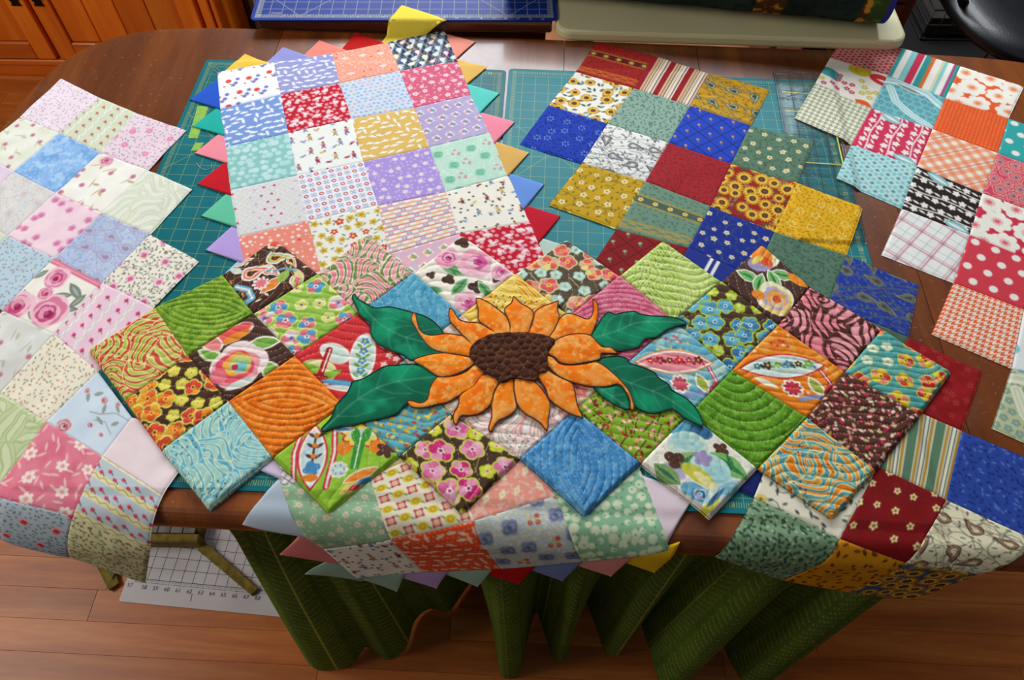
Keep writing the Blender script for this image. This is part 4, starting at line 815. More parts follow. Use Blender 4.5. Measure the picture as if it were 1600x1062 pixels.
sS(0, 0, 'brown patch with paisley scrolls', s_paisleybrown, rel('wavev', 8)); sS(1, 0, 'olive patch with pink feather swirls', P(p_swirl, '#7f8f4a', ['#f0909c', '#f4a8b0', '#f0909c'], '#f6e6dc', 4, 10, .55, '#a8324a'), rel('wave', 8))
sS(2, 0, 'patch with large pink roses', s_pinkroses(['#f2c4d0', '#f4a8be', '#efb8c8', '#d8609a', '#f2c4d0', '#b8387a', '#d8609a']), rel('wave', 7)); sS(3, 0, 'brown patch with coral pansies', P(p_pansy, '#5f5040', [(['#f08a86', '#f5b49a', '#e85a5a'], '#d9d08a', cenY), (['#f5b49a', '#e85a5a', '#f0e08a'], '#d9d08a', cenY), (['#e85a5a', '#f08a86'], '#e0dc9a', cenY)], 5, .13, '#c9bc8a', (['#cfe6d8'], '#a9d4c4', ['#5fa8a0', '#f0dc6a'])), rel('wavev', 6))
sS(4, 0, 'lime green patch with swirls', P(p_swirl, '#b3cf5c', ['#a2c44c', '#c4da78'], '#e6efb0', 4, 11, .5, '#5a8030'), rel('wave', 8, .002)); sS(5, 0, 'patch with orange and lavender flower', s_oranges, rel('wavev', 8))
sS(0, 1, 'moss green patch with nested leaf quilting', GRN, rel('eye', 12)); sS(1, 1, 'green patch with blue and pink flowers', P(p_pansy, '#9cc850', [(['#ef7f8e', '#58a4cc', '#ef7f8e'], '#d4e27a', ['#f4f0f0', '#c02848']), (['#58a4cc', '#ef7f8e'], '#d4e27a', ['#f4f0f0', '#4a78a8']), (['#f0d8dc', '#ef7f8e'], '#e8ec9c', ['#58a4cc', '#c02848'])], 4, .14, None, (['#e6e27a'], '#f0f0c8', ['#58a4cc', '#c02848']), '#86b83c'), rel('wave', 8))
sS(2, 1, 'turquoise blue mottled patch', P(p_batik, '#57a8c8', '#3f90b6', '#7cc0d6', 9), rel('wavev', 8)); sS(3, 1, 'yellow and orange feather swirl patch', P(p_swirl, '#f2c02a', ['#f5d258', '#f0982a'], '#f8eeb0', 4, 10, .5, '#5a3018'), rel('wave', 7))
sS(4, 1, 'pink mottled patch with leaf quilting', P(p_batik, '#dc6a8a', '#cc4e76', '#ec94aa', 10), rel('eye', 13, .0017)); sS(5, 1, 'brown patch with blue pansies', P(p_pansy, '#4f382a', [(['#5aa6c8', '#3a7ab0', '#6ab4cc'], '#b8cf34', ['#d4ecf0', '#3a7ab0']), (['#6ab4cc', '#5aa6c8'], '#b8cf34', ['#d4ecf0', '#2c5f98'])], 5, .13, None, (['#b8cf34', '#dce26a'], '#a9c230', ['#f0ecb0', '#6ab4cc'])), rel('wave', 7))
sS(6, 1, 'brown patch with pink feather swirls', P(p_swirl, '#4a2826', ['#f08a96', '#f4a2aa'], '#6a3430', 4, 10, .68, '#c03c54'), rel('wave', 7))
sS(0, 2, 'red and lime feather swirl patch', P(p_swirl, '#d05236', ['#a9c242', '#b8cc58'], '#f2e8a8', 4, 11, .5, '#8a2a20'), rel('wave', 8)); sS(1, 2, 'patch with a red and pink rose', s_redrose, rel('wave', 8)); sS(2, 2, 'red patch with cream medallions', s_redwhite, rel('wave', 8))
sS(3, 2, 'cream and peach patch', P(p_swirl, '#f2e8dc', ['#f0c8b0'], '#cfdccc', 4, 9), rel('wave', 7)); sS(4, 2, 'pale patch with small flowers', P(p_pansy, '#f0d8c0', [(['#ef7f8e'], '#f0e08a', cenY)], 5, .1), rel('wave', 7))
sS(5, 2, 'aqua patch with a pink leaf medallion', s_fish('#6cb4c8', '#f0909c', ['#cf2840', '#b8243c', '#8a2a30'], '#d85a6e', ('#b9dcd4', '#e6dc7a', '#ef8a3a')), rel('wave', 8)); sS(6, 2, 'orange patch with an aqua leaf medallion', s_fish('#f2861c', '#cfe6da', ['#4a88a8', '#4a3a30', '#7ab04a'], '#cf3a4a', ('#f4a648', '#f4d8b0', '#cf2840')), rel('wave', 9))
sS(7, 2, 'teal patch with red and yellow flowers', P(p_pansy, '#4fa6a4', [(['#c8342c', '#ef8a7c', '#c8342c'], '#e0cf4a', ['#f4d83a', '#c8342c']), (['#ef8a7c', '#f0cf3a', '#c8342c'], '#e0cf4a', ['#f4d83a', '#8a2018'])], 4, .12, None, (['#e6f0d8'], '#bcd8a0', ['#f0dc5a', '#4fa6a4']), '#78b4a0'), rel('wave', 10))
sS(1, 3, 'brown patch with orange pansies', P(p_pansy, '#4d3023', [(['#f0962a', '#e2602c', '#f4ac3a'], '#dcdc6a', ['#f0d05a', '#c83c28']), (['#e2503a', '#d84434', '#f0962a'], '#dcdc6a', ['#f4d45a', '#8a2818'])], 5, .14, None, (['#e6dc5a'], '#c9cc4a', ['#f4f0a0', '#e2602c'])), rel('wave', 7)); sS(2, 3, 'orange mottled patch with leaf quilting', ORG, rel('eye', 12))
def s_bits(bg, cols, n=15, stem=None):
    def f(c):
        c.fill(bg)
        if stem:
            for x, y in c.grid(6, .4): c.line([(x, y), (x+c.r.uniform(-.15, .15), y+.15)], .008, stem)
        for x, y in c.grid(n, .45, lo=-.2, hi=1.2): c.ell(x, y, .035, .02, c.rang(), c.r.choice(cols))
        for x, y in c.grid(n, .45, lo=-.2, hi=1.2): c.dot(x, y, .013, c.r.choice(cols[-2:]))
    return f
sS(3, 3, 'yellow, blue and red speckled patch', s_bits('#5fb0bc', ['#ecd24a', '#f0dc6a', '#ecd24a', '#e8a030', '#c8402c'], 13), rel('wave', 8)); sS(4, 3, 'white patch with coral and mint swirls', P(p_swirl, '#f4efe6', ['#cfe4d2', '#f4efe6'], '#f09a98', 4, 9, .4, '#6a8a80'), rel('wave', 7))
sS(5, 3, 'green patch with small pink blossoms', s_bits('#8ab42c', ['#f2b8ac', '#f4d0c0', '#ef9a90', '#8a2c28', '#c8302c'], 13, '#5a3a28'), rel('wave', 8)); sS(6, 3, 'grass green mottled patch', P(p_batik, '#5f9a22', '#4a821a', '#86b83e', 10), rel('fan', 9)); sS(7, 3, 'brown patch with small pink blossoms', s_bits('#5a342a', ['#f2b8a8', '#e8a090', '#c8c080', '#c8304a', '#f4d8c8'], 14), rel('wave', 9))
sS(1, 4, 'aqua feather swirl patch', P(p_swirl, '#62b8d2', ['#a9d8cc', '#9cd4d4'], '#dcecd0', 4, 10, .62, '#4a6a6a'), rel('wavev', 9)); sS(2, 4, 'lime patch with flower medallions', s_artdeco('#9ccb3c', '#d8304a', '#f2dc5a', '#3f9a3a'), rel('wavev', 7)); sS(3, 4, 'brown patch with magenta pansies', P(p_pansy, '#4f3a28', [(['#f0a0bc', '#e870a4', '#f4b8cc'], '#d8d860', ['#f4e8ec', '#c82878']), (['#d8307c', '#f0a0bc', '#d8307c'], '#d8d860', ['#f4e8ec', '#a81c60'])], 4, .15, '#b09a60', (['#dcdc3c', '#e8e86a'], '#c0cc30', ['#f4d8dc', '#d8307c'])), rel('wavev', 6))
sS(4, 4, 'denim blue mottled patch with leaf quilting', P(p_batik, '#4a94cc', '#347cba', '#70b0dc', 10), rel('eyev', 12)); sS(5, 4, 'cream patch with aqua rose', s_aquarose, rel('wavev', 8)); sS(6, 4, 'teal patch with orange feather swirls', P(p_swirl, '#5fa8b0', ['#f08a28', '#f4a040', '#f08a28'], '#f2e29a', 4, 10, .5, '#7a3020'), rel('wave', 8, .002))
S_pts = {}
for k, p in enumerate([(430,375),(575,366),(722,368),(885,375),(1035,377),(1190,383)]): S_pts[(k, -k)] = p
for k, p in enumerate([(348,430),(497,429),(646,428),(805,429),(968,432),(1127,441),(1266,449)]): S_pts[(k, 1-k)] = p
S_pts.update({(0,2):(243,481),(1,1):(397,492),(1,2):(295,557),(2,1):(353,645-0) if False else (461,557),(7,-5):(1378,515),(0,3):(138,547),(8,-5):(1488,580),(1,3):(196,627),(2,3):(253,705),(8,-4):(1437,650),(2,2):(358,628)})
for k, p in enumerate([(326,799),(513,804),(722,803),(914,808),(1110,809),(1300,812)]): S_pts[(k+3, 3-k)] = p
for k, p in enumerate([(427,716),(625,714),(812,718),(1001,725),(1183,733),(1368,737)]): S_pts[(k+3, 2-k)] = p
S_pts[(4, 0)] = (702, 652) if False else S_pts.get((4, 0), (705, 648)); S_pts[(7,-3)] = (1260, 654); S_pts[(6,-3)] = (1143, 580); S_pts[(7,-4)] = (1319, 583) 
S_off = .0068
rootS, LS = build_quilt(dict(name='sunflower_quilt', pts=S_pts, R=.03, tm=1.45, off=S_off, patches={k: v[:2] for k, v in S.items()}, relief={k: v[2] for k, v in S.items()}, origin=(4, 0), mat=M_QLT, seed=811, N=104, wr=.001, thick=.005, rot=True,
   label='zigzag-edged quilted table runner with a large orange sunflower, lying in front over the other quilts'))
def smooth_loop(P_, n=4):
    P_ = np.array(P_, float); m = len(P_); o = []
    for i in range(m):
        p0, p1, p2, p3 = P_[i-1], P_[i], P_[(i+1) % m], P_[(i+2) % m]
        for t in np.arange(n)/n: o.append(.5*((2*p1)+(-p0+p2)*t+(2*p0-5*p1+4*p2-p3)*t*t+(-p0+3*p1-3*p2+p3)*t**3))
    return np.array(o)
def resample(P_, st):
    P_ = np.vstack([P_, P_[:1]]); d = np.r_[0, np.cumsum(np.linalg.norm(np.diff(P_, axis=0), axis=1))]; n = max(12, int(d[-1]/st)); t = np.linspace(0, d[-1], n, endpoint=False)
    return np.stack([np.interp(t, d, P_[:, 0]), np.interp(t, d, P_[:, 1])], 1)
def applique(name, px, paint, zoff, puff, lab, st=.0018, stitch_mat=None, hfun=None, edge=.006):
    z0 = TOP+S_off+.0066
    L_ = resample(smooth_loop([at(x, y, z0+zoff) for x, y in px]), st*1.1)
    lo, hi = L_.min(0), L_.max(0); gx, gy = np.meshgrid(np.arange(lo[0], hi[0], st), np.arange(lo[1], hi[1], st)); G = np.stack([gx.ravel(), gy.ravel()], 1)
    G[:, 0] += (np.floor((G[:, 1]-lo[1])/st) % 2)*st*.5
    A, B_ = L_, np.roll(L_, -1, 0); D = np.full(len(G), 9.); ins = np.zeros(len(G), bool)
    for a, b in zip(A, B_):
        v = b-a; t = np.clip(((G-a)@v)/(v@v+1e-12), 0, 1); D = np.minimum(D, np.hypot(*(G-a-t[:, None]*v).T))
        cr = (a[1] > G[:, 1]) != (b[1] > G[:, 1]); xi = (b[0]-a[0])*(G[:, 1]-a[1])/(b[1]-a[1]+1e-15)+a[0]; ins ^= cr & (G[:, 0] < xi)
    keep = ins & (D > st*.6); G, D = G[keep], D[keep]
    n = len(L_); pts = [Vector(p) for p in L_]+[Vector(p) for p in G]
    r = delaunay_2d_cdt(pts, [(i, (i+1) % n) for i in range(n)], [], 1, 1e-7)
    vv = np.array([tuple(v) for v in r[0]]); Dm = {}
    og = [o[0] if o else -1 for o in r[3]]; dd = np.array([0 if (k < n) else D[k-n] for k in og])
    h = puff*(1-np.exp(-dd/edge))
    if hfun is not None: h = h+hfun(vv[:, 0], vv[:, 1], dd)
    c = Cv(vv[:, 0]*8, vv[:, 1]*8, .014, 5); paint(c, vv, dd)
    V = np.c_[vv, z0+zoff+h]; m = len(V)
    ring = [og.index(k) for k in range(n)]; Vb = V[ring].copy(); Vb[:, 2] = z0-.003
    F3 = [tuple(f) for f in r[2]]; Fs = [(ring[i], m+i, m+(i+1) % n, ring[(i+1) % n]) for i in range(n)]
    Cc = np.concatenate([np.clip(c.c, 0, 1), np.clip(c.c[ring], 0, 1)])
    ar = sum(L_[i][0]*L_[(i+1) % n][1]-L_[(i+1) % n][0]*L_[i][1] for i in range(n))
    if ar < 0: Fs = [f[::-1] for f in Fs]
    o = mesh_obj(name, np.concatenate([V, Vb]), F3+Fs, M_QLT, rootS, True, Cc)
    if lab: o['label'] = lab
    loop = [(p[0], p[1], z0+zoff+.0004) for p in L_[::2]]; loop += loop[:2]
    MB().tube(loop, .00065, 5, False).build('stitching', stitch_mat, o, True)['label'] = 'dark satin-stitched outline'
    return o
M_ST1 = m_plain('dark brown thread', '#4a2418', .7, .2, 300); M_ST2 = m_plain('dark green thread', '#0c3226', .7, .2, 300)
def leafpaint(vein):
    def f(c, vv, dd):
        c.fill('#078f62'); c.mot('#04684a', 3, .5, .25, .9); c.mot('#12a070', 5, .6, .2, .7, 7); c.mot('#045a40', 2, .6, .1, .6, 3); c.bl((.0022-dd)/.0012, '#073f30')
        V_ = [at(x, y, TOP+.012)*8 for x, y in vein]; L_ = smooth_open(V_); c.line(L_, .008, '#8fb89a', .5)
        for k in range(2, len(L_)-2, 3):
            p = np.array(L_[k]); t = np.array(L_[k+1])-np.array(L_[k-1]); t = t/(np.linalg.norm(t)+1e-9); nn = np.array([-t[1], t[0]])
            for s in (-1, 1): c.line([tuple(p), tuple(p+t*.14+nn*s*.16), tuple(p+t*.32+nn*s*.26)], .006, '#8fb89a', .4)
    return f
def smooth_open(P_, n=5):
    P_ = [np.array(p) for p in P_]; P_ = [2*P_[0]-P_[1]]+P_+[2*P_[-1]-P_[-2]]; o = []
    for i in range(1, len(P_)-2):
        p0, p1, p2, p3 = P_[i-1:i+3]
        for t in np.arange(n)/n: o.append(tuple(.5*((2*p1)+(-p0+p2)*t+(2*p0-5*p1+4*p2-p3)*t*t+(-p0+3*p1-3*p2+p3)*t**3)))
    return o+[tuple(P_[-2])]
LEAVES = [([(554.5,459),(559,467),(569,472),(580,479),(591,481),(608,479),(631,484),(645,488),(662,493),(676,501),(690,515),(706,540),(704,556),(686,558),(659,558),(642,563),(631,555),(602.5,544),(588,535),(580,524),(577,504),(563,493),(556,479),(550,464.5)], [(556,463),(585,500),(625,525),(680,540)], 'upper left green leaf'),
 ([(599,573),(621,570),(647,568.5),(667,572),(690,582),(688,602),(676,620),(664,631),(636,631),(621.5,645),(599,653),(571,659),(551,664.5),(528,667),(506,674),(502,670),(517,653),(525,633),(542,614),(548,602),(551,596),(568,591)], [(506,672),(560,625),(610,600),(680,590)], 'lower left green leaf'),
 ([(951,487),(960,491),(971,488.5),(991,486),(999,490),(1016,493),(1039,494),(1061.5,498),(1073,505.5),(1056,510),(1039,517),(1025,527),(1008,529.5),(999,541),(982.5,546.5),(963,548),(948.5,544),(930,537),(916,530),(930,512.5),(941,495.5)], [(925,530),(965,518),(1000,505),(1071,505)], 'upper right green leaf'),
 ([(905,570),(921,565),(941,559),(964,556),(981,560.5),(984,567.5),(1003,573),(1023,582),(1029,590),(1043,599),(1051,610),(1071,621),(1088,638),(1097,655),(1098,666),(1085,661),(1068,652),(1054,641),(1046,640),(1026,645),(1009,644),(992,635),(972,615),(945,600),(915,590)], [(915,572),(985,600),(1040,622),(1097,663)], 'lower right green leaf'),
 ([(926,600),(952.5,601),(967,601),(981,616),(984,632.5),(981,640),(964,634),(947,624),(934,613)], [(930,603),(955,620),(981,638)], 'small green leaf tip below the petal')]
for px, vein, lab in LEAVES: applique('leaf', px, leafpaint(vein), .0002, .0016, lab, stitch_mat=M_ST2)
PET = [[(646,488),(650,491),(652,501),(660,518),(676,523),(699,521),(721,524),(732,529),(745,542),(740,557),(713,553),(690,550),(673,544),(659,529),(648,513),(642,498)],
 [(703,481),(708,484),(717,498),(730,503),(747,504),(761,511),(775,522),(755,536),(740,541),(734,535),(721,522),(710,510),(703,501),(701,490)],
 [(744,466),(759,470),(773,479),(790,493),(797,507),(800,524),(768,526),(764,513),(748,501),(747,484)],
 [(803,463),(813,473),(827,481),(834,490),(830,507),(823,524),(799,524),(796,504),(788,487),(790,480),(799,473)],
 [(873,470),(871,481),(874,496),(867,513),(858,529),(823,524),(831,507),(836,487),(847,479),(861,474)],
 [(926,467),(933,473),(935,484),(933,501),(926,518),(920,525),(898,523),(881,527),(867,534),(856,530),(867,513),(874,498),(884,490),(898,491),(915,498),(922,496),(927,484)],
 [(743,568.5),(757,583),(751,597),(737,611),(717.5,618),(700,628),(681,632),(664,636.5),(644,636),(636,628),(641,625),(658,629),(668,622),(672,605),(684,588),(709,587),(729,580)],
 [(754,585),(773,588),(780,597),(773,611),(767,631),(751,645),(734,649),(720,650),(713,663),(708,657),(709,645),(716,633),(719,616.5),(740,602)],
 [(802,587),(804,605),(806.5,625),(806.5,639),(794,650),(777,659),(768,674),(763,669),(768,650),(768,622),(777,602),(788,592)],
 [(805,588),(824,588),(840,600),(853,616.5),(860,633),(857,653),(856,670),(853,671.5),(842,659),(819,645),(809,633),(805,622),(802,602)],
 [(836,580),(853,577),(869,586),(892,597),(898,609),(902,631),(909,648),(911,652),(895,648),(875,637),(858,623),(853,609),(844,594)],
 [(853,555),(864,558),(875,568),(892,570),(915,568),(932,565),(949,575),(968,592),(982,609),(988,623),(991,638),(985,640),(984,625),(977,611),(966,600),(946,604),(920,603),(895,597),(875,589),(861,577),(852,566)],
 [(646,563),(665,555),(690,551),(713,553.5),(735,558),(746,563),(732,575),(713,584.5),(690,589),(676,583),(662,573)],
 [(853,546),(867,532),(884,524),(903,521),(923,524),(940,541),(954,542),(961,548),(964,552),(940,552),(937,561),(915,566),(892,569),(875,566),(867,558),(856,553)]]
FC = at(798, 556, TOP+.012)
def petpaint(c, vv, dd):
    c.fill('#ff8812'); c.mot('#f87008', 5, .5, .2, .8); c.mot('#f9a14a', 9, .55, .15, .8, 4); c.mot('#fbb860', 22, .62, .08, .8, 6); c.bl((.0016-dd)/.001, '#8a4a20', .8)
def pethf(x, y, dd):
    a = np.arctan2(y-FC[1], x-FC[0]); r = np.hypot(x-FC[0], y-FC[1]); return .0006*abs(np.sin(a*14+r*30))*np.clip(dd/.006, 0, 1)
for k, px in enumerate(PET): applique('petal', px, petpaint, .0012+.0004*(k % 2)+(.0006 if k >= 12 else 0), .0016, None, stitch_mat=M_ST1, hfun=pethf)
CEN = [(734,555),(737,541),(751,529.5),(773,522),(799,520),(824,520),(850,524),(867,532),(860,544),(855,555),(856,572),(853,580),(840,584),(837,594),(821,594),(802,591),(784,598),(776,592),(758,582),(742,567)]
rg = np.random.RandomState(4); cellp = []
for j in range(-12, 13):
    for i in range(-12, 13): cellp.append(FC+np.array([(i+.5*(j % 2))*.0128+rg.uniform(-.0042, .0042), j*.0112+rg.uniform(-.0036, .0036)]))
cellp = np.array(cellp)
def cend(x, y):
    D = np.stack([np.hypot(x-p[0], y-p[1]) for p in cellp]); D.sort(0); return D[0], D[1]
def cenpaint(c, vv, dd):
    a, b = cend(vv[:, 0], vv[:, 1]); c.fill('#4c2818'); c.mot('#5f3420', 6, .5, .2, .8); c.bl((a/(b+1e-9)-.9)/.06, '#8f6a50', .8); c.mot('#34180e', 20, .6, .1, .6, 3)
applique('flower_centre', CEN, cenpaint, .0034, .001, 'brown pebbled flower centre', .0013, M_ST1, lambda x, y, dd: (lambda ab: .0032*np.clip(1-ab[0]/(ab[1]+1e-9), 0, 1)**.5)(cend(x, y)))
# ------------------------------------------------------------------ floor: strip laminate, boards one by one
FLR = ['#7a3f1c', '#a5602f', '#c98750']
M_FL = m_wood('laminate strip', ['#924610', '#b86524', '#d48c40'], 'x', .38, 1.0, rotz=0)
fl = MB().box(-4, 4, -2.5, 5, -.06, -.0085).build('floor', m_plain('underlay', '#8a5428', .7)); tag(fl, kind='structure')
rs = random.Random(5); FA = -.035; pw = .066; ca, sa = math.cos(FA), math.sin(FA); meshes = []
for k in range(6): meshes.append(None)
proto_L = [.62, .7, .78, .86, .95, 1.1]
def board_mesh(Ln):
    m = MB().box(0, Ln-.0008, 0, pw-.0004, -.008, 0, .0003); o = m.build('board', M_FL, fl); return o
protos = {}
nb = 0
for r in range(-2, 44):
    y0 = .03+r*pw; x = -2.6+rs.uniform(-.5, 0)
    while x < 2.2:
        Ln = rs.choice(proto_L); x1 = x+Ln
        xm = (x+x1)/2; vis = (y0 < .75 and xm < 1.45+Ln/2) or (y0 >= .75 and xm < -.75) or (y0 >= 1.6 and xm > .9)
        if vis and nb < 295:
            wx, wy = x*ca-y0*sa, x*sa+y0*ca
            if Ln not in protos: protos[Ln] = board_mesh(Ln); o = protos[Ln]
            else: o = protos[Ln].copy(); COL.objects.link(o)
            o.parent = fl; o.location = (wx, wy, 0); o.rotation_euler = (0, 0, FA); nb += 1
        x = x1
# ------------------------------------------------------------------ room walls
M_WALL = m_plain('painted wall', '#b9a58c', .9, .04, 3)
wl = MB().box(-2.72, -2.6, -2.5, 3.4, 0, 2.6).build('wall_left', M_WALL); tag(wl, kind='structure')
wr_ = MB().box(2.9, 3.02, -2.5, 3.4, 0, 2.6).build('wall_right', M_WALL); tag(wr_, kind='structure')
wb = MB().box(-2.72, 3.02, 3.3, 3.42, 0, 1.5).box(-2.72, -1.05, 3.3, 3.42, 1.5, 2.6).box(1.55, 3.02, 3.3, 3.42, 1.5, 2.6).build('wall_back', M_WALL); tag(wb, kind='structure')
# ------------------------------------------------------------------ dining table
M_TBL = m_wood('dark varnished wood', ['#4a2006', '#74380c', '#9a5418'], 'y', .35, .5, coat=.28, scratches=True, bmp=.05)
M_TED = m_wood('dark wood edge', ['#4a230e', '#6b3816', '#86501f'], 'x', .35, .6, coat=.3)
def loc2(t, q): return tuple(tq_xy(t, q))
TX0, TX1, TQ1, TQ0 = -.575, 1.62, .026, -1.048          # along the front edge / across (q)
def table_outline(ins=0.0):
    cx, cy = (TX0+TX1)/2, (TQ0+TQ1)/2; a, b = (TX1-TX0)/2-ins, (TQ1-TQ0)/2-ins; O = []
    for k in range(160):
        t = 2*math.pi*k/160; c_, s_ = math.cos(t), math.sin(t); n = 2/4.0
        O.append((cx+a*math.copysign(abs(c_)**(2/10.5), c_), cy+b*math.copysign(abs(s_)**n, s_)))
    return O
def clipx(P_, x0, x1):
    for side, lim in ((1, x0), (-1, x1)):
        o = []
        for i in range(len(P_)):
            a, b = P_[i-1], P_[i]; ia, ib = side*(a[0]-lim) >= 0, side*(b[0]-lim) >= 0
            if ia != ib: t = (lim-a[0])/(b[0]-a[0]); o.append((lim, a[1]+t*(b[1]-a[1])))
            if ib: o.append(b)
        P_ = o
    return P_
tb = thing('dining_table', (.1, .88, 0), 'dark brown varnished dining table with rounded ends, under all the quilts', 'table')
def yclip(r_, x, y):
    best = y
    for i in range(len(r_)):
        a, b = r_[i-1], r_[i]
        if (a[1] > (TQ0+TQ1)/2) == (y > (TQ0+TQ1)/2) and (a[0]-x)*(b[0]-x) <= 0 and a[0] != b[0]: return a[1]+(x-a[0])/(b[0]-a[0])*(b[1]-a[1])
    return best
seams = [TX0-.02, -.11, .476, .747, 1.055, TX1+.02]
for k in range(len(seams)-1):
    mb_ = MB(); rg_ = [table_outline(.022*(1-math.cos(a))) for a in np.linspace(0, math.pi/2, 7)]; zs_ = [TOP-.022*(1-math.sin(a)) for a in np.linspace(0, math.pi/2, 7)]
    rg_ = [rg_[0]]+rg_; zs_ = [TOP-.028]+zs_
    # slab between two seams with a rounded rim: clip every ring of the outline to the leaf
    lo_, hi_ = seams[k]+.0006, seams[k+1]-.0006
    rr_ = [[loc2(min(max(p[0], lo_), hi_), p[1] if lo_ <= p[0] <= hi_ else yclip(r_, min(max(p[0], lo_), hi_), p[1])) for p in r_] for r_ in rg_]
    n_ = 160; Vt = [(x, y, z) for r_, z in zip(rr_, zs_) for x, y in r_]
    Ft = [tuple(range(n_-1, -1, -1)), tuple(range(7*n_, 8*n_))]+[(r*n_+i, r*n_+(i+1) % n_, (r+1)*n_+(i+1) % n_, (r+1)*n_+i) for r in range(7) for i in range(n_)]
    bm = bmesh.new(); vs = [bm.verts.new(v) for v in Vt]
    for f in Ft: bm.faces.new([vs[i] for i in f])
    bmesh.ops.remove_doubles(bm, verts=bm.verts, dist=2e-5); me = bpy.data.meshes.new('table_leaf'); bm.normal_update(); 
    for v in bm.verts: v.co = v.co-tb.location
    bm.to_mesh(me); bm.free(); me.materials.append(M_TBL)
    o = bpy.data.objects.new('table_leaf', me); COL.objects.link(o); o.parent = tb
    continue
    P_ = clipx(table_outline(), seams[k]+.0006, seams[k+1]-.0006)
    P_ = [p for i, p in enumerate(P_) if math.hypot(p[0]-P_[i-1][0], p[1]-P_[i-1][1]) > 1e-4]
    W2 = [loc2(*p) for p in P_]
    MB().prism(W2, TOP-.028, TOP).build('table_leaf', M_TBL, tb)
# rounded rim under the leaves
P_ = [loc2(*p) for p in table_outline(.006)]
MB().prism(P_, TOP-.036, TOP-.0285, .006).build('rim_moulding', M_TED, tb)
P_ = [loc2(*p) for p in table_outline(.10)]
ap = MB()
for a, b in zip(P_, P_[1:]+P_[:1]):
    v = np.array(b)-np.array(a); n_ = np.array([v[1], -v[0]])/(np.linalg.norm(v)+1e-9)*.009
    if np.linalg.norm(v) > 1e-5: ap.add([(a[0]-n_[0], a[1]-n_[1], TOP-.1), (b[0]-n_[0], b[1]-n_[1], TOP-.1), (b[0]+n_[0], b[1]+n_[1], TOP-.1), (a[0]+n_[0], a[1]+n_[1], TOP-.1), (a[0]-n_[0], a[1]-n_[1], TOP-.037), (b[0]-n_[0], b[1]-n_[1], TOP-.037), (b[0]+n_[0], b[1]+n_[1], TOP-.037), (a[0]+n_[0], a[1]+n_[1], TOP-.037)], BOXF)
ap.build('apron', M_TED, tb)
for t, q in ((.1, -.85), (1.0, -.85), (.1, -.2), (1.0, -.2)):
    x, y = loc2(t, q); MB().lathe([(.022, 0), (.026, .02), (.02, .05), (.024, .3), (.034, .45), (.026, .5), (.036, .56), (.04, .64)], (x, y, 0), 16).build('leg', M_TED, tb, True)
# ------------------------------------------------------------------ cutting mats on the table (grids are print)
def m_gridmat(name, base, line, inch=.0254, rot=0, ox=0, oy=0, w=.0007, ticks=None, diag=True, major=0, rough=.5, fine=None):
    m, nt, b = new_mat(name, rough); v = coords(nt, 'Object', (1, 1, 1)); x, y, z = sep(nt, v)
    n = noise(nt, v, 8, 4); h = hexc(base); bc = ramp(nt, n, [(.3, h*.93), (.7, np.minimum(h*1.06, 1))])
    def ln(q, s, w_): return (((q/s).fr()-.5).ab()*-1+.5).lt(w_/s)
    g = ln(x-ox, inch, w).mx(ln(y-oy, inch, w))
    f = g*.5
    if diag:
        for sg in (1, -1): f = f.mx(ln((x+y*sg)*.70711, .3048, w)*.6)
    if fine: f = f.mx(ln(x-ox, inch/4, w*.6).mx(ln(y-oy, inch/4, w*.6))*fine)
    if ticks:
        x0, x1, y0, y1, L_ = ticks
        ed = (x.lt(x0+L_)).mx(x.gt(x1-L_)); ey = (y.lt(y0+L_)).mx(y.gt(y1-L_))
        f = f.mx(ed*ln(y-oy, inch/8, w)*.75).mx(ey*ln(x-ox, inch/8, w)*.75)
        ins = (x.gt(x0+.008))*(x.lt(x1-.008))*(y.gt(y0+.008))*(y.lt(y1-.008)); f = f*ins
    nt.links.new(mixc(nt, f, bc, line), b.inputs['Base Color']); b.inputs['Specular IOR Level'].default_value = .18
    bump(nt, b, noise(nt, v, 400, 2), .15, .0003)
    return m
def rounded(x0, x1, y0, y1, r, n=5):
    P_ = []
    for cx, cy, a0 in ((x1-r, y1-r, 0), (x0+r, y1-r, 90), (x0+r, y0+r, 180), (x1-r, y0+r, 270)):
        for k in range(n+1): a = math.radians(a0+90*k/n); P_.append((cx+r*math.cos(a), cy+r*math.sin(a)))
    return P_
def text_mesh(s, size, loc, rz, mat, parent, name='number'):
    cu = bpy.data.curves.new('txt', 'FONT'); cu.body = s; cu.size = size; cu.align_x = 'CENTER'; cu.align_y = 'CENTER'
    to = bpy.data.objects.new('txt', cu); COL.objects.link(to); dg = bpy.context.evaluated_depsgraph_get(); me = bpy.data.meshes.new_from_object(to.evaluated_get(dg)); me.materials.clear(); me.materials.append(mat)
    bpy.data.objects.remove(to); o = bpy.data.objects.new(name, me); COL.objects.link(o); o.parent = parent
    p = Vector(loc)
    if parent.rotation_euler.z: pass
    o.location = p; o.rotation_euler = (0, 0, rz); return o
M_YEL = m_plain('mat yellow ink', '#b9c46a', .5); M_BLK = m_plain('black ink', '#20242e', .6)
def cutting_mat(P4, label, base, line, rot, mname):
    c = np.mean(P4, 0); w = np.linalg.norm(np.array(P4[1])-P4[0]); h = np.linalg.norm(np.array(P4[0])-P4[3])
    mt = m_gridmat(mname, base, line, ticks=(-w/2, w/2, -h/2, h/2, .016), w=.00055)
    me = MB().prism(rounded(-w/2, w/2, -h/2, h/2, .008), 0, .0026, .0005); o = me.build('cutting_mat', mt); tag(o, label, 'cutting mat', 'teal cutting mats under the quilts')
    del o['group']
    o.location = (c[0], c[1], TOP+.0001); o.rotation_euler = (0, 0, rot); return o, w, h
cm1, w1, h1 = cutting_mat(MAT1, 'teal gridded cutting mat on the left, under the prairie-point quilt', '#0a6c76', '#9cab62', -.035, 'teal mat left')
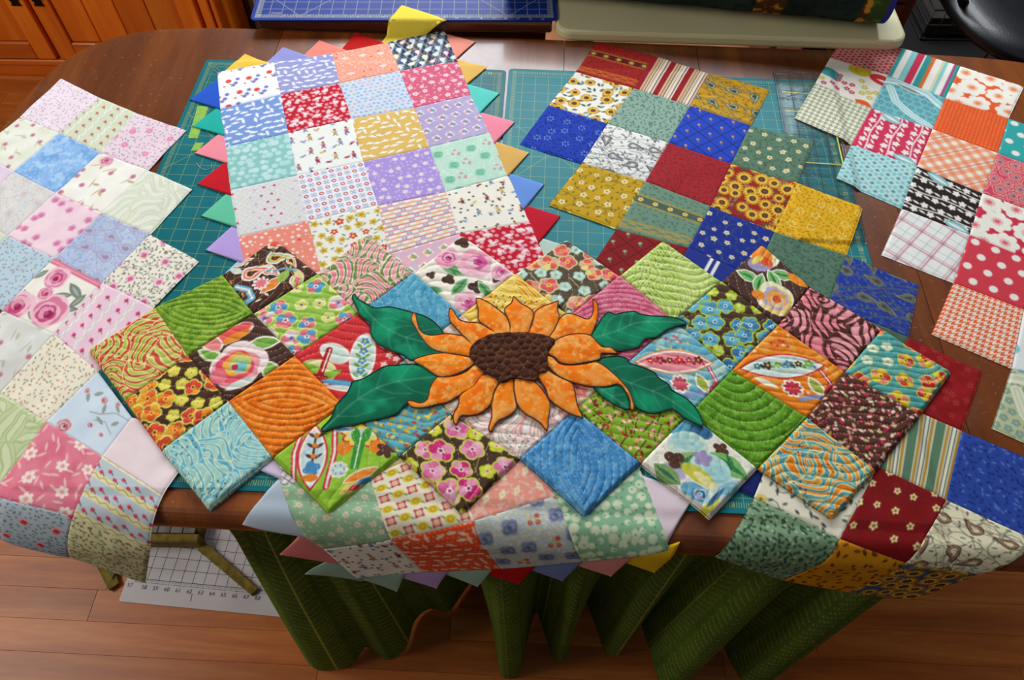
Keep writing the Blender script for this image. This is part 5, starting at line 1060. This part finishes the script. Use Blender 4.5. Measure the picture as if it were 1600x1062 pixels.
cm2, w2, h2 = cutting_mat(MAT2, 'teal gridded cutting mat on the right, under the red and blue quilt', '#107c86', '#a8b66a', -.042, 'teal mat right')
for k in range(1, 23): 
    text_mesh(str(k), .009, (-w2/2+.012+k*.0254, -h2/2+.012, .0027), 0, M_YEL, cm2)
    if k > 14: text_mesh(str(k), .009, (-w1/2+.012+k*.0254, h1/2-.012, .0027), 0, M_YEL, cm1)
for k in range(1, 30):
    text_mesh(str(k), .009, (w2/2-.012, -h2/2+.012+k*.0254, .0027), 0, M_YEL, cm2)
text_mesh('10', .016, (.02, -h2/2+.03, .0027), 1.571, M_YEL, cm2)
# thin acrylic ruler
m, nt, b = new_mat('clear acrylic', .12); b.inputs['Transmission Weight'].default_value = 1; b.inputs['IOR'].default_value = 1.15; b.inputs['Base Color'].default_value = (.93, .97, .97, 1); b.inputs['Specular IOR Level'].default_value = .15; M_ACR = m
rc = np.mean(RUL, 0); rw, rh = .108, .449; ra = -.065-.015
ru = thing('acrylic_ruler', (rc[0], rc[1], TOP+.0029), 'clear acrylic quilting ruler with black lines, beside the gold paisley patch', 'ruler')
MB().box(-rw/2, rw/2, -rh/2, rh/2, 0, .0024, .0003).build('blade', M_ACR, ru).location = (0, 0, 0)
def place_local(root, rot):
    for ch in root.children: ch.rotation_euler = (0, 0, rot)
def local_build(mb, name, mat, root, rot, kind=None, smooth=False):
    V = np.array(mb.v, float); V = V+PL(root); o = mesh_obj(name, V, mb.f, mat, root, smooth); o.rotation_euler = (0, 0, rot); return o
bpy.data.objects.remove(ru.children[0])
local_build(MB().box(-rw/2, rw/2, -rh/2, rh/2, 0, .0024, .0003), 'blade', M_ACR, ru, ra)
lm = MB()
for k in range(int(rw/.0254)+1):
    x = -rw/2+.003+k*.0254; lm.box(x-.0006, x+.0006, -rh/2+.002, rh/2-.002, .0025, .0026)
for k in range(int(rh/.0254)+1):
    y = -rh/2+.003+k*.0254; lm.box(-rw/2+.002, rw/2-.002, y-.0006, y+.0006, .0025, .0026)
for k in range(int(rh/.003175)-1):
    y = -rh/2+.003+k*.003175
    for xx in (-rw/2+.003, -rw/2+.0284, rw/2-.0088, rw/2-.034): lm.box(xx, xx+(.006 if k % 4 else .012), y-.0003, y+.0003, .0025, .0026)
for k in range(int(rw/.003175)-1):
    x = -rw/2+.003+k*.003175
    for kk in range(0, int(rh/.0254)+1, 2): y = -rh/2+.003+kk*.0254; lm.box(x-.00018, x+.00018, y, y+.005, .0025, .0026)
lo = local_build(lm, 'printed_scale', M_BLK, ru, ra); lo['kind'] = 'stuff'
ym = MB()
for y in (-.04, .10, .155): ym.box(-rw/2+.01, rw/2-.01, y-.0009, y+.0009, .0026, .0027)
ym.box(rw/2-.012, rw/2-.0095, -.04, .155, .0026, .0027); local_build(ym, 'yellow_guide_line', m_plain('yellow ink', '#cfd02a', .5), ru, ra)
local_build(MB().tube([(-rw/2+.005, rh/2-.09, .0028), (rw/2-.02, rh/2-.05, .0028)], .0004, 4), 'angle_line', M_BLK, ru, ra)
# ------------------------------------------------------------------ desk with a blue mat, white table, rolled quilt (behind)
M_DSK = m_wood('reddish desk wood', ['#2f1308', '#4a2010', '#6b3418'], 'x', .35, .6, coat=.3)
dk = thing('sewing_desk', (-.22, 1.7, 0), 'low dark wood desk holding a blue cutting mat, behind the dining table', 'desk')
A_ = math.atan2(.014, .628)
MB().box(-.535, .074, 1.405, 2.0, TOP+.0005, TOP+.024, .004).build('desktop', M_DSK, dk)
MB().box(-.525, .064, 1.46, 1.99, TOP-.10, TOP+.0003).build('frame', M_DSK, dk)
for x, y in ((-.49, 1.49), (.03, 1.49), (-.49, 1.95), (.03, 1.95)): MB().box(x-.022, x+.022, y-.022, y+.022, 0, TOP-.101, .003).build('leg', M_DSK, dk)
bw, bh = .632, .46
bm_ = thing('cutting_mat', (-.236, 1.398+bh/2+.007, TOP+.0245), 'royal blue gridded cutting mat on the desk at the top edge', 'cutting mat')
M_BLU = m_gridmat('blue mat', '#14328c', '#a9ae9a', inch=.0254, ticks=(-bw/2, bw/2, -bh/2, bh/2, .02), w=.0008, oy=.012)
local_build(MB().prism(rounded(-bw/2, bw/2, -bh/2, bh/2, .012), 0, .003, .0006), 'mat_sheet', M_BLU, bm_, A_)
M_LT = m_plain('pale mat ink', '#c9ccb8', .5)
for k in range(24):
    text_mesh(str(k), .007, (-bw/2+.022+k*.0254, -bh/2+.010, .0032), 0, M_LT, bm_)
text_mesh('INCHES', .006, (-bw/2+.055, -bh/2+.018, .0032), 0, M_LT, bm_, 'lettering')
M_PLS = m_plain('white moulded plastic', '#d6d0a4', .5, .03, 4, bmp=.1); M_GRY = m_plain('grey steel', '#7a7c7c', .35, .05, 10, metal=.8)
wt = thing('folding_table', (.44, 1.7, 0), 'off-white plastic folding table with rounded corners, behind the dining table', 'table')
fa = math.atan2(1.365-1.386, .714); c0 = (.08, 1.380)
V_ = MB().prism(rounded(0, .718, 0, .60, .035, 8), .0006, .024, .006); V_.v = [(c0[0]+x*math.cos(fa)-y*math.sin(fa), c0[1]+x*math.sin(fa)+y*math.cos(fa), z+TOP) for x, y, z in V_.v]
V_.build('tabletop', M_PLS, wt)
for x, y in ((.16, 1.5), (.7, 1.47), (.18, 1.9), (.72, 1.87)): MB().tube([(x, y, .0), (x, y, TOP-.001)], .012, 10).build('leg', M_GRY, wt, True)
M_RL = m_print('dark batik cotton', .9)
rq = thing('rolled_quilt', (.4, 1.5, TOP+.0245), 'dark green rolled quilt with gold bands and purple binding on the white table', 'rolled quilt')
ax0, ax1 = np.array([-.02, 1.535]), np.array([.748, 1.427]); d_ = (ax1-ax0)/np.linalg.norm(ax1-ax0); n_ = np.array([-d_[1], d_[0]]); RR = .062; nt_, nl_ = 150, 300
Vr = []; Cr = []
for k in range(nl_):
    s = k/(nl_-1); L_ = s*np.linalg.norm(ax1-ax0)
    for q in range(nt_):
        th = q/(nt_-1)*2*math.pi*1.0; r_ = RR*(1-.06*q/(nt_-1))*(1+.02*math.sin(s*30+th*2)*math.sin(s*9)); 
        p = ax0+d_*L_+n_*r_*math.sin(th); Vr.append((p[0], p[1], TOP+.0255+RR-r_*math.cos(th)*.97))
Vr = np.array(Vr); ss = np.repeat(np.linspace(0, 1, nl_), nt_); tt = np.tile(np.linspace(0, 1, nt_), nl_)
c = Cv(ss*6, tt*3, .02, 3); c.fill('#1b2624'); c.mot('#26352f', 4, .5, .2, .8); c.mot('#101818', 9, .6, .1, .6, 4)
gold = np.clip((fbm(ss*6, tt*3, 8, 8, 3)-.5)*9, 0, 1)
for a, b_ in ((.66, .735), (.925, .945)): m_ = ((ss > a) & (ss < b_))*1.0; c.bl(m_, '#4a2a12'); c.bl(m_*gold, '#b98226')
m_ = ((ss < .64) & (abs(tt-.14) < .012))*1.0; c.bl(m_*np.clip(gold+.3, 0, 1), '#8a6a2a'); c.bl(((abs(ss-.35) < .006) & (tt < .5))*1.0, '#5a3420')
c.bl((ss > .945)*1.0, '#33441c'); c.bl((ss > .945)*gold*1.0, '#4f6a2a'); c.bl((ss > .986)*1.0, '#2c2f86')
idx = np.arange(nl_*nt_).reshape(nl_, nt_); Fr = np.stack([idx[:-1, :-1], idx[:-1, 1:], idx[1:, 1:], idx[1:, :-1]], -1).reshape(-1, 4)
mesh_obj('outer_wrap', Vr, Fr, M_RL, rq, True, np.clip(c.c, 0, 1))
sp = []; 
for q in range(150): th = q/150*2*math.pi*3.5; r_ = RR*.96*(1-q/150*.85); p = ax1-d_*.004+n_*r_*math.sin(th); sp.append((p[0], p[1], TOP+.0255+RR-r_*math.cos(th)*.97))
MB().tube(sp, .0042, 6).build('binding', m_plain('purple binding cloth', '#2c2f86', .8), rq, True)
sp2 = [(p[0]-d_[0]*.006, p[1]-d_[1]*.006, p[2]) for p in sp]; MB().tube(sp2, .0052, 6).build('inner_layers', m_plain('green backing cloth', '#33441c', .9), rq, True)
# ------------------------------------------------------------------ pine cupboard (back left)
M_PIN = m_wood('orange pine', ['#c0540a', '#e07416', '#f4952c'], 'z', .35, .5, coat=.25); M_PIN2 = m_wood('orange pine rail', ['#b04c0a', '#d46a16', '#e88826'], 'x', .35, .5, coat=.25)
M_IRN = m_plain('black iron', '#15130f', .5, .1, 40, metal=.6)
cb = thing('pine_cupboard', (-1.6, 2.4, 0), 'orange pine cupboard with panelled doors and black iron hardware, top left', 'cupboard')
CY = 2.22
MB().box(-2.25, -1.02, CY+.02, CY+.5, .07, 1.0, .002).build('carcass', M_PIN2, cb)
MB().box(-2.25, -1.02, CY+.005, CY+.49, 0, .069, .003).build('plinth', M_PIN2, cb)
MB().box(-2.25, -1.02, CY-.004, CY+.019, .05, .07, .003).build('base_moulding', M_PIN2, cb)
def door(x0, x1, z0, z1, n):
    d = MB().box(x0, x0+.062, CY-.004, CY+.0185, z0, z1, .003).build('door', M_PIN, cb); d['label'] = 'framed door'
    MB().box(x1-.062, x1, CY-.004, CY+.0185, z0, z1, .003).build('stile', M_PIN, d)
    MB().box(x0+.0625, x1-.0625, CY-.004, CY+.0185, z0, z0+.062, .003).build('rail', M_PIN2, d); MB().box(x0+.0625, x1-.0625, CY-.004, CY+.0185, z1-.062, z1, .003).build('rail', M_PIN2, d)
    w = (x1-x0-.125)/n
    for k in range(n): MB().box(x0+.0625+k*w+.0012, x0+.0625+(k+1)*w-.0012, CY+.006, CY+.0165, z0+.063, z1-.063, .0025).build('panel_board', M_PIN, d)
    return d
d1 = door(-2.24, -1.572, .075, .97, 4); d2 = door(-1.556, -1.03, .075, .97, 4)
for x, d in ((-1.600, d1), (-1.527, d2)):
    h = MB().prism([(x-.016, 0), (x+.016, 0), (x+.01, .012), (x+.02, .03), (x, .05), (x-.02, .03), (x-.01, .012)], 0, .004).v
    V_ = [(a, CY-.0045-c_, .275+b_) for a, b_, c_ in h]
    mesh_obj('iron_pull', V_, MB().prism([(x-.016, 0), (x+.016, 0), (x+.01, .012), (x+.02, .03), (x, .05), (x-.02, .03), (x-.01, .012)], 0, .004).f, M_IRN, d, False)
tr = MB().box(-1.015, -.985, CY-.005, CY+.45, 0, 1.0, .003).box(-.98, -.965, CY+.0, CY+.45, 0, 1.0, .003).build('side_trim', M_PIN, cb)
# dark bookcase side, grey framed board and pine board leaning in the gap
M_DKB = m_wood('dark brown wood', ['#1c0d05', '#3a2410', '#5a4018'], 'z', .3, .5, coat=.4)
bk = MB().box(-.96, -.60, 2.45, 2.80, 0, .95, .004).build('bookcase', M_DKB); tag(bk, 'tall dark brown bookcase in the gap beside the pine cupboard', 'bookcase')
ps = thing('picture_frame', (-.80, 2.30, 0), 'grey and black framed panel leaning between the cupboard and the desk', 'picture frame')
MB().box(-.885, -.775, 2.30, 2.318, 0, .9, .003).build('frame', m_plain('dark grey metal', '#3c4044', .4, .1, 8, metal=.3), ps)
MB().box(-.866, -.846, 2.292, 2.2995, .02, .88).build('inner_bar', m_plain('pale grey metal', '#8f979c', .3, .1, 20), ps); MB().box(-.842, -.785, 2.294, 2.2995, .02, .88).build('panel', m_plain('black panel', '#17171a', .2, .1, 8), ps)
pb = MB().box(-.765, -.71, 2.2, 2.222, 0, .9, .003).build('pine_board', M_PIN); tag(pb, 'narrow pale orange pine board standing beside the desk', 'board')
# ------------------------------------------------------------------ right: drawer cabinet, black shade sheet, wire basket, office chair
M_RED = m_wood('red brown wood', ['#3a1208', '#5c1f10', '#74301a'], 'x', .35, .6, coat=.3)
dr = thing('drawer_cabinet', (1.0, 2.3, 0), 'red-brown wooden drawer cabinet behind the white folding table', 'cabinet')
MB().box(.86, 1.135, 2.0, 2.5, 0, .62, .004).build('body', M_RED, dr)
for k in range(4): dd_ = MB().box(.868, 1.105, 1.988, 1.9995, .02+k*.148, .158+k*.148, .003).build('drawer_front', M_RED, dr); MB().lathe([(.004, 0), (.006, .01), (.012, .018), (.009, .024)], (.985, 1.9875, .09+k*.148), 12).build('knob', M_IRN, dd_, True)
M_BK = m_plain('black powder-coated metal', '#050506', .6, .1, 10); M_LEA = m_plain('black leather', '#0c0d14', .38, .15, 30, bmp=.3, coat=.1)
cmt = MB().prism(rounded(1.15, 2.3, 1.5, 2.85, .05), .0005, .0035, .0008).build('shade_sheet', m_plain('black shade colour', '#040404', .95, .1, 40)); tag(cmt, 'black sheet added for the shade on the floor under the office chair', 'mat')  # thin black sheet added to stand in for the dark shade below the chair
wbk = thing('wire_basket', (1.61, 2.65, .004), 'grey wire basket standing on the floor beside the office chair', 'basket')
M_WIR = m_plain('dull grey wire', '#2c2b29', .5, .1, 10, metal=.4)
fr = MB(); bx0, bx1, by0, by1, bz = 1.50, 1.72, 2.50, 2.80, .004
for z in (bz+.004, bz+.06, bz+.12): fr.tube([(bx0, by0, z), (bx1, by0, z), (bx1, by1, z), (bx0, by1, z), (bx0, by0, z)], .0035, 6, False)
fr.build('rim_wire', M_WIR, wbk, True)
for k in range(6):
    x = bx0+(bx1-bx0)*k/5; MB().tube([(x, by0, bz+.12), (x, by0, bz+.004), (x, by1, bz+.004), (x, by1, bz+.12)], .0025, 6).build('upright_wire', M_WIR, wbk, True)
pp = MB()
for k in range(5): pp.box(bx0+.015, bx1-.02, by0+.02, by1-.03, bz+.009+k*.014, bz+.021+k*.014, .001)
tag(pp.build('paper_stack', m_plain('grey paper', '#2e2b28', .9)), 'stack of grey papers lying in the wire basket', 'papers')
oc = thing('office_chair', (1.49, 1.97, 0), 'black leather office chair with padded seat and back, top right', 'chair')
def cushion(name, cx, cy, z0, rx, ry, th, tilt=0, e=3.2):
    V = []; nr, na = 10, 48
    for r in range(nr+1):
        ph = -math.pi/2+math.pi*r/nr; cr = abs(math.cos(ph))**.35; z = math.sin(ph)*th/2
        for a in range(na):
            t = 2*math.pi*a/na; V.append((cx+rx*cr*math.copysign(abs(math.cos(t))**(2/e), math.cos(t)), cy+ry*cr*math.copysign(abs(math.sin(t))**(2/e), math.sin(t)), z0+z))
    Fc = [(r*na+a, r*na+(a+1) % na, (r+1)*na+(a+1) % na, (r+1)*na+a) for r in range(nr) for a in range(na)]+[tuple(range(na-1, -1, -1)), tuple(range(nr*na, nr*na+na))]
    return V, Fc
V, Fc = cushion('seat', 1.49, 1.96, .50, .32, .34, .09, e=2.6); mesh_obj('seat', V, Fc, M_LEA, oc, True)
V, Fc = cushion('back', 0, 0, 0, .27, .32, .09, e=2.8); V = [(1.62+x, 2.38+z*.98+y*.18, .93+y*.98) for x, y, z in V]; mesh_obj('backrest', V, Fc, M_LEA, oc, True)
MB().lathe([(.03, .05), (.03, .40), (.06, .41), (.06, .45)], (1.5, 1.97, 0), 16).build('column', M_BK, oc, True)
MB().tube([(1.5, 1.97, .43), (1.56, 2.25, .44), (1.6, 2.36, .6), (1.62, 2.36, .8)], .018, 10).build('back_bar', M_BK, oc, True)
for k in range(5):
    a = k*1.2566+.3
    if abs(math.cos(a)) < 2: lg = (MB().tube([(1.5, 1.97, .085), (1.5+.25*math.cos(a), 1.97+.25*math.sin(a), .066)], .016, 8).build('base_spoke', M_BK, oc, True), MB().lathe([(.012, .0045), (.026, .015), (.026, .04), (.01, .055)], (1.5+.25*math.cos(a), 1.97+.25*math.sin(a), 0), 12).build('caster', M_BK, oc, True))
for s in (-1, 1): MB().tube([(1.5+s*.27, 1.9, .49), (1.5+s*.33, 1.88, .56), (1.5+s*.33, 1.86, .68), (1.5+s*.33, 2.14, .69)], .014, 8).build('armrest', M_BK, oc, True)
MB().tube([(1.28, 1.80, .43), (1.22, 1.73, .42), (1.20, 1.71, .42)], .005, 8).tube([(1.19, 1.72, .42), (1.23, 1.70, .42)], .005, 8).build('chrome_lever', m_plain('chrome', '#c8ccd0', .2, .05, 10, metal=1), oc, True)
# ------------------------------------------------------------------ green fern tablecloth hanging below the table edge
HEM = [(-.405, .36), (-.43, .335), (-.40, .302), (-.36, .30), (-.325, .31), (-.30, .345), (-.275, .33), (-.245, .322), (-.215, .345), (-.20, .40), (-.17, .425), (-.13, .42), (-.10, .46), (-.07, .50), (-.045, .47), (-.03, .38), (-.015, .30), (.005, .288), (.028, .30), (.04, .36), (.06, .42), (.08, .37), (.10, .322), (.125, .335), (.145, .40), (.165, .45), (.185, .40), (.205, .345), (.235, .338), (.26, .38), (.275, .43), (.295, .36), (.315, .285), (.35, .272), (.385, .30), (.415, .36), (.44, .39), (.465, .33), (.49, .285), (.53, .282), (.57, .31), (.60, .36), (.615, .42), (.63, .47)]
Hs = np.array(smooth_open(HEM, 12)); dl = np.r_[0, np.cumsum(np.hypot(*np.diff(Hs, axis=0).T))]; NU, NV = 620, 150
su = np.linspace(0, dl[-1], NU); hx, hy = np.interp(su, dl, Hs[:, 0]), np.interp(su, dl, Hs[:, 1])
x0_, x1_ = -.41, .68; tx = x0_+(x1_-x0_)*su/dl[-1]; ty = EL[1]+(tx-EL[0])*-.0408+.012; ty = ty+.25*(hy-.36)*.3
vv_ = np.linspace(0, 1, NV); V = np.zeros((NV, NU, 3))
for j, v_ in enumerate(vv_):
    w = v_**.75; V[j, :, 0] = tx*(1-w)+hx*w; V[j, :, 1] = ty*(1-w)+hy*w; V[j, :, 2] = (TOP-.04)*(1-v_)+.006*v_+.0*w
lenm = np.broadcast_to(su[None, :], (NV, NU)); zz = np.broadcast_to(vv_[:, None]*.7, (NV, NU))
c = Cv(lenm.copy(), zz.copy(), .0016, 7); c.fill('#4f6a24'); c.mot('#5c7a2a', 9, .5, .3, .6); c.mot('#43602a', 30, .55, .1, .5, 5)
per = .093; xl = (lenm/per+.1) % 1.0-.5; row = np.floor(lenm/per+.1)
c.bl((.011-abs(xl)*1.0)/.008, '#c4c85a', .9)
ax_ = abs(xl)*per; ph = (zz+ax_*.75+row*.013)/.021
vein = .5-abs((ph % 1)-.5); env = np.clip((.040-ax_)/.004, 0, 1)*((ax_ > .003)*1.0)
c.bl(np.clip((.10-vein)/.08, 0, 1)*env, '#a9b450', .8)
edge_ = abs(ax_-.037+.004*np.cos(ph*6.283)); c.bl(np.clip((.0016-edge_)/.0012, 0, 1), '#7d8e3c', .6)
ph2 = (zz-ax_*.9)/.006; c.bl(np.clip((.16-abs((ph2 % 1)-.5))/.1, 0, 1)*env, '#6f8234', .45)
idx = np.arange(NV*NU).reshape(NV, NU); Fc = np.stack([idx[:-1, :-1], idx[1:, :-1], idx[1:, 1:], idx[:-1, 1:]], -1).reshape(-1, 4)
tc = mesh_obj('tablecloth', V.reshape(-1, 3), Fc, M_COT, None, True, np.clip(c.c, 0, 1).reshape(-1, 3)); tag(tc, 'green fern-patterned tablecloth hanging in deep folds to the floor under the table', 'tablecloth')
# ------------------------------------------------------------------ white gridded mat and olive box on the floor, lower left
M_WM = m_gridmat('white floor mat', '#b9b4b6', '#1c2450', ticks=None, diag=False, w=.0011, rough=.45, ox=.004, oy=.0)
mw, mh = .62, .42; fm = thing('cutting_mat', (-.54, .62, .0008), 'white gridded cutting mat with an inch scale, on the floor lower left', 'cutting mat'); fr_ = -.078
cx_, cy_ = -.848, .433
M_WB = m_plain('white mat border', '#c4bfc2', .45, .05, 6)
def fml(x, y): return (x*math.cos(fr_)-y*math.sin(fr_)+cx_, x*math.sin(fr_)+y*math.cos(fr_)+cy_)
def fmbuild(mb, name, mat): 
    V = [(fml(x, y)[0], fml(x, y)[1], z) for x, y, z in mb.v]; return mesh_obj(name, V, mb.f, mat, fm, False)
fmbuild(MB().prism(rounded(0, mw, 0, mh, .006), .0008, .003, .0006), 'mat_sheet', M_WB)
g_ = MB()
for k in range(24): g_.box(.02+k*.0254-.0005, .02+k*.0254+.0005, .052, mh-.02, .0031, .0033)
for k in range(15): g_.box(.02, mw-.01, .052+k*.0254-.0005, .052+k*.0254+.0005, .0031, .0033)
for k in range(0, 180): g_.box(.02+k*.003175-.00025, .02+k*.003175+.00025, .052-(.010 if k % 8 == 0 else .007 if k % 4 == 0 else .0045), .0519, .0031, .0033)
g_.box(.02, mw-.01, .0440, .0446, .0031, .0033)
o = fmbuild(g_, 'printed_grid', m_plain('navy ink', '#1c2450', .6)); o['kind'] = 'stuff'
M_NV = m_plain('navy number ink', '#1c2450', .6)
for k in range(11):
    x, y = fml(.045+k*.0254-.0254*0, .034); o = text_mesh(str(58+k), .0125, (x-fm.location.x, y-fm.location.y, .0026), fr_, M_NV, fm)
x, y = fml(.012, .036); text_mesh('57', .0125, (x-fm.location.x, y-fm.location.y, .0026), fr_, M_NV, fm)
x, y = fml(.155, .022); MB().box(x-.0006, x+.0006, y-.008, y+.008, .0031, .0034).build('crack_mark', M_NV, fm)
M_OLV = m_plain('olive woven cloth', '#746320', .9, .2, 60, bmp=.5); M_GW = m_wood('grey white battens', ['#5f5a58', '#7a7472', '#8f8886'], 'y', .7, 1.2, bmp=.4); M_GG = m_plain('grey green lining', '#5c6446', .9, .08, 20)
sb = thing('storage_box', (-.80, .66, 0), 'olive cloth storage box with grey white slatted lid, on the floor under the table', 'box')
BA = -.02
def bxx(mb): 
    ca_, sa_ = math.cos(BA), math.sin(BA); return mb
MB().box(-.93, -.695, .575, .90, .006, .040, .004).build('body', M_OLV, sb)
for k in range(8): MB().box(-.925+k*.028, -.925+k*.028+.0265, .572, .90, .0405, .046, .001).build('lid_slat', M_GW, sb)
MB().box(-.935, -.690, .552, .5705, .004, .047, .003).build('front_band', M_OLV, sb)
fl1 = MB().add([(-.995, .60, .004), (-.872, .455, .004), (-.855, .47, .004), (-.94, .60, .004), (-.995, .60, .012), (-.872, .455, .012), (-.855, .47, .012), (-.94, .60, .012)], BOXF).build('left_flap', M_OLV, sb)
MB().add([(-.975, .62, .012), (-.87, .478, .012), (-.855, .57, .012), (-.87, .63, .012), (-.975, .62, .016), (-.87, .478, .016), (-.855, .57, .016), (-.87, .63, .016)], BOXF).build('flap_lining', M_GG, sb)
MB().add([(-.700, .545, .004), (-.56, .448, .004), (-.548, .462, .004), (-.686, .562, .004), (-.700, .545, .014), (-.56, .448, .014), (-.548, .462, .014), (-.686, .562, .014)], BOXF).build('right_flap', M_OLV, sb)

# ------------------------------------------------------------------ scraps and loose threads
M_LIM = m_plain('lime cotton', '#8cbc4a', .8, .08, 200)
for px, lab in (([(294, 216), (309, 165), (326, 167), (309, 216)], 'long lime green fabric scrap on the left teal mat beside the blue and teal triangles'), ([(298, 236), (305, 223), (319, 223), (311, 235)], 'short lime green fabric scrap on the left teal mat beside the pink triangle')):
    tag(MB().prism([tuple(at(x, y, TOP+.003)) for x, y in px], TOP+.0028, TOP+.0033).build('fabric_scrap', M_LIM), lab, 'fabric scrap')
def thread(px, z, c_, lab):
    P_ = smooth_open([at(x, y, TOP+z) for x, y in px], 6); tag(MB().tube([(p[0], p[1], TOP+z) for p in P_], .0004, 6).build('loose_thread', m_plain(c_[1], c_[0], .8), None, True), lab, 'thread')
thread([(1374, 71), (1384, 66), (1395, 65), (1390, 71), (1380, 73), (1388, 67)], .0256, ('#d86a80', 'pink thread'), 'loose pink thread curled on the front corner of the white table')
thread([(307, 254), (313, 262), (322, 265), (330, 262), (331, 256)], .0034, ('#c9bfa0', 'beige thread'), 'loose beige thread curled on the left teal mat by the pink triangle')
thread([(326, 102), (335, 110), (344, 116), (340, 108), (331, 104)], .0034, ('#b8ae88', 'straw thread'), 'loose straw coloured thread at the top left corner of the left teal mat')
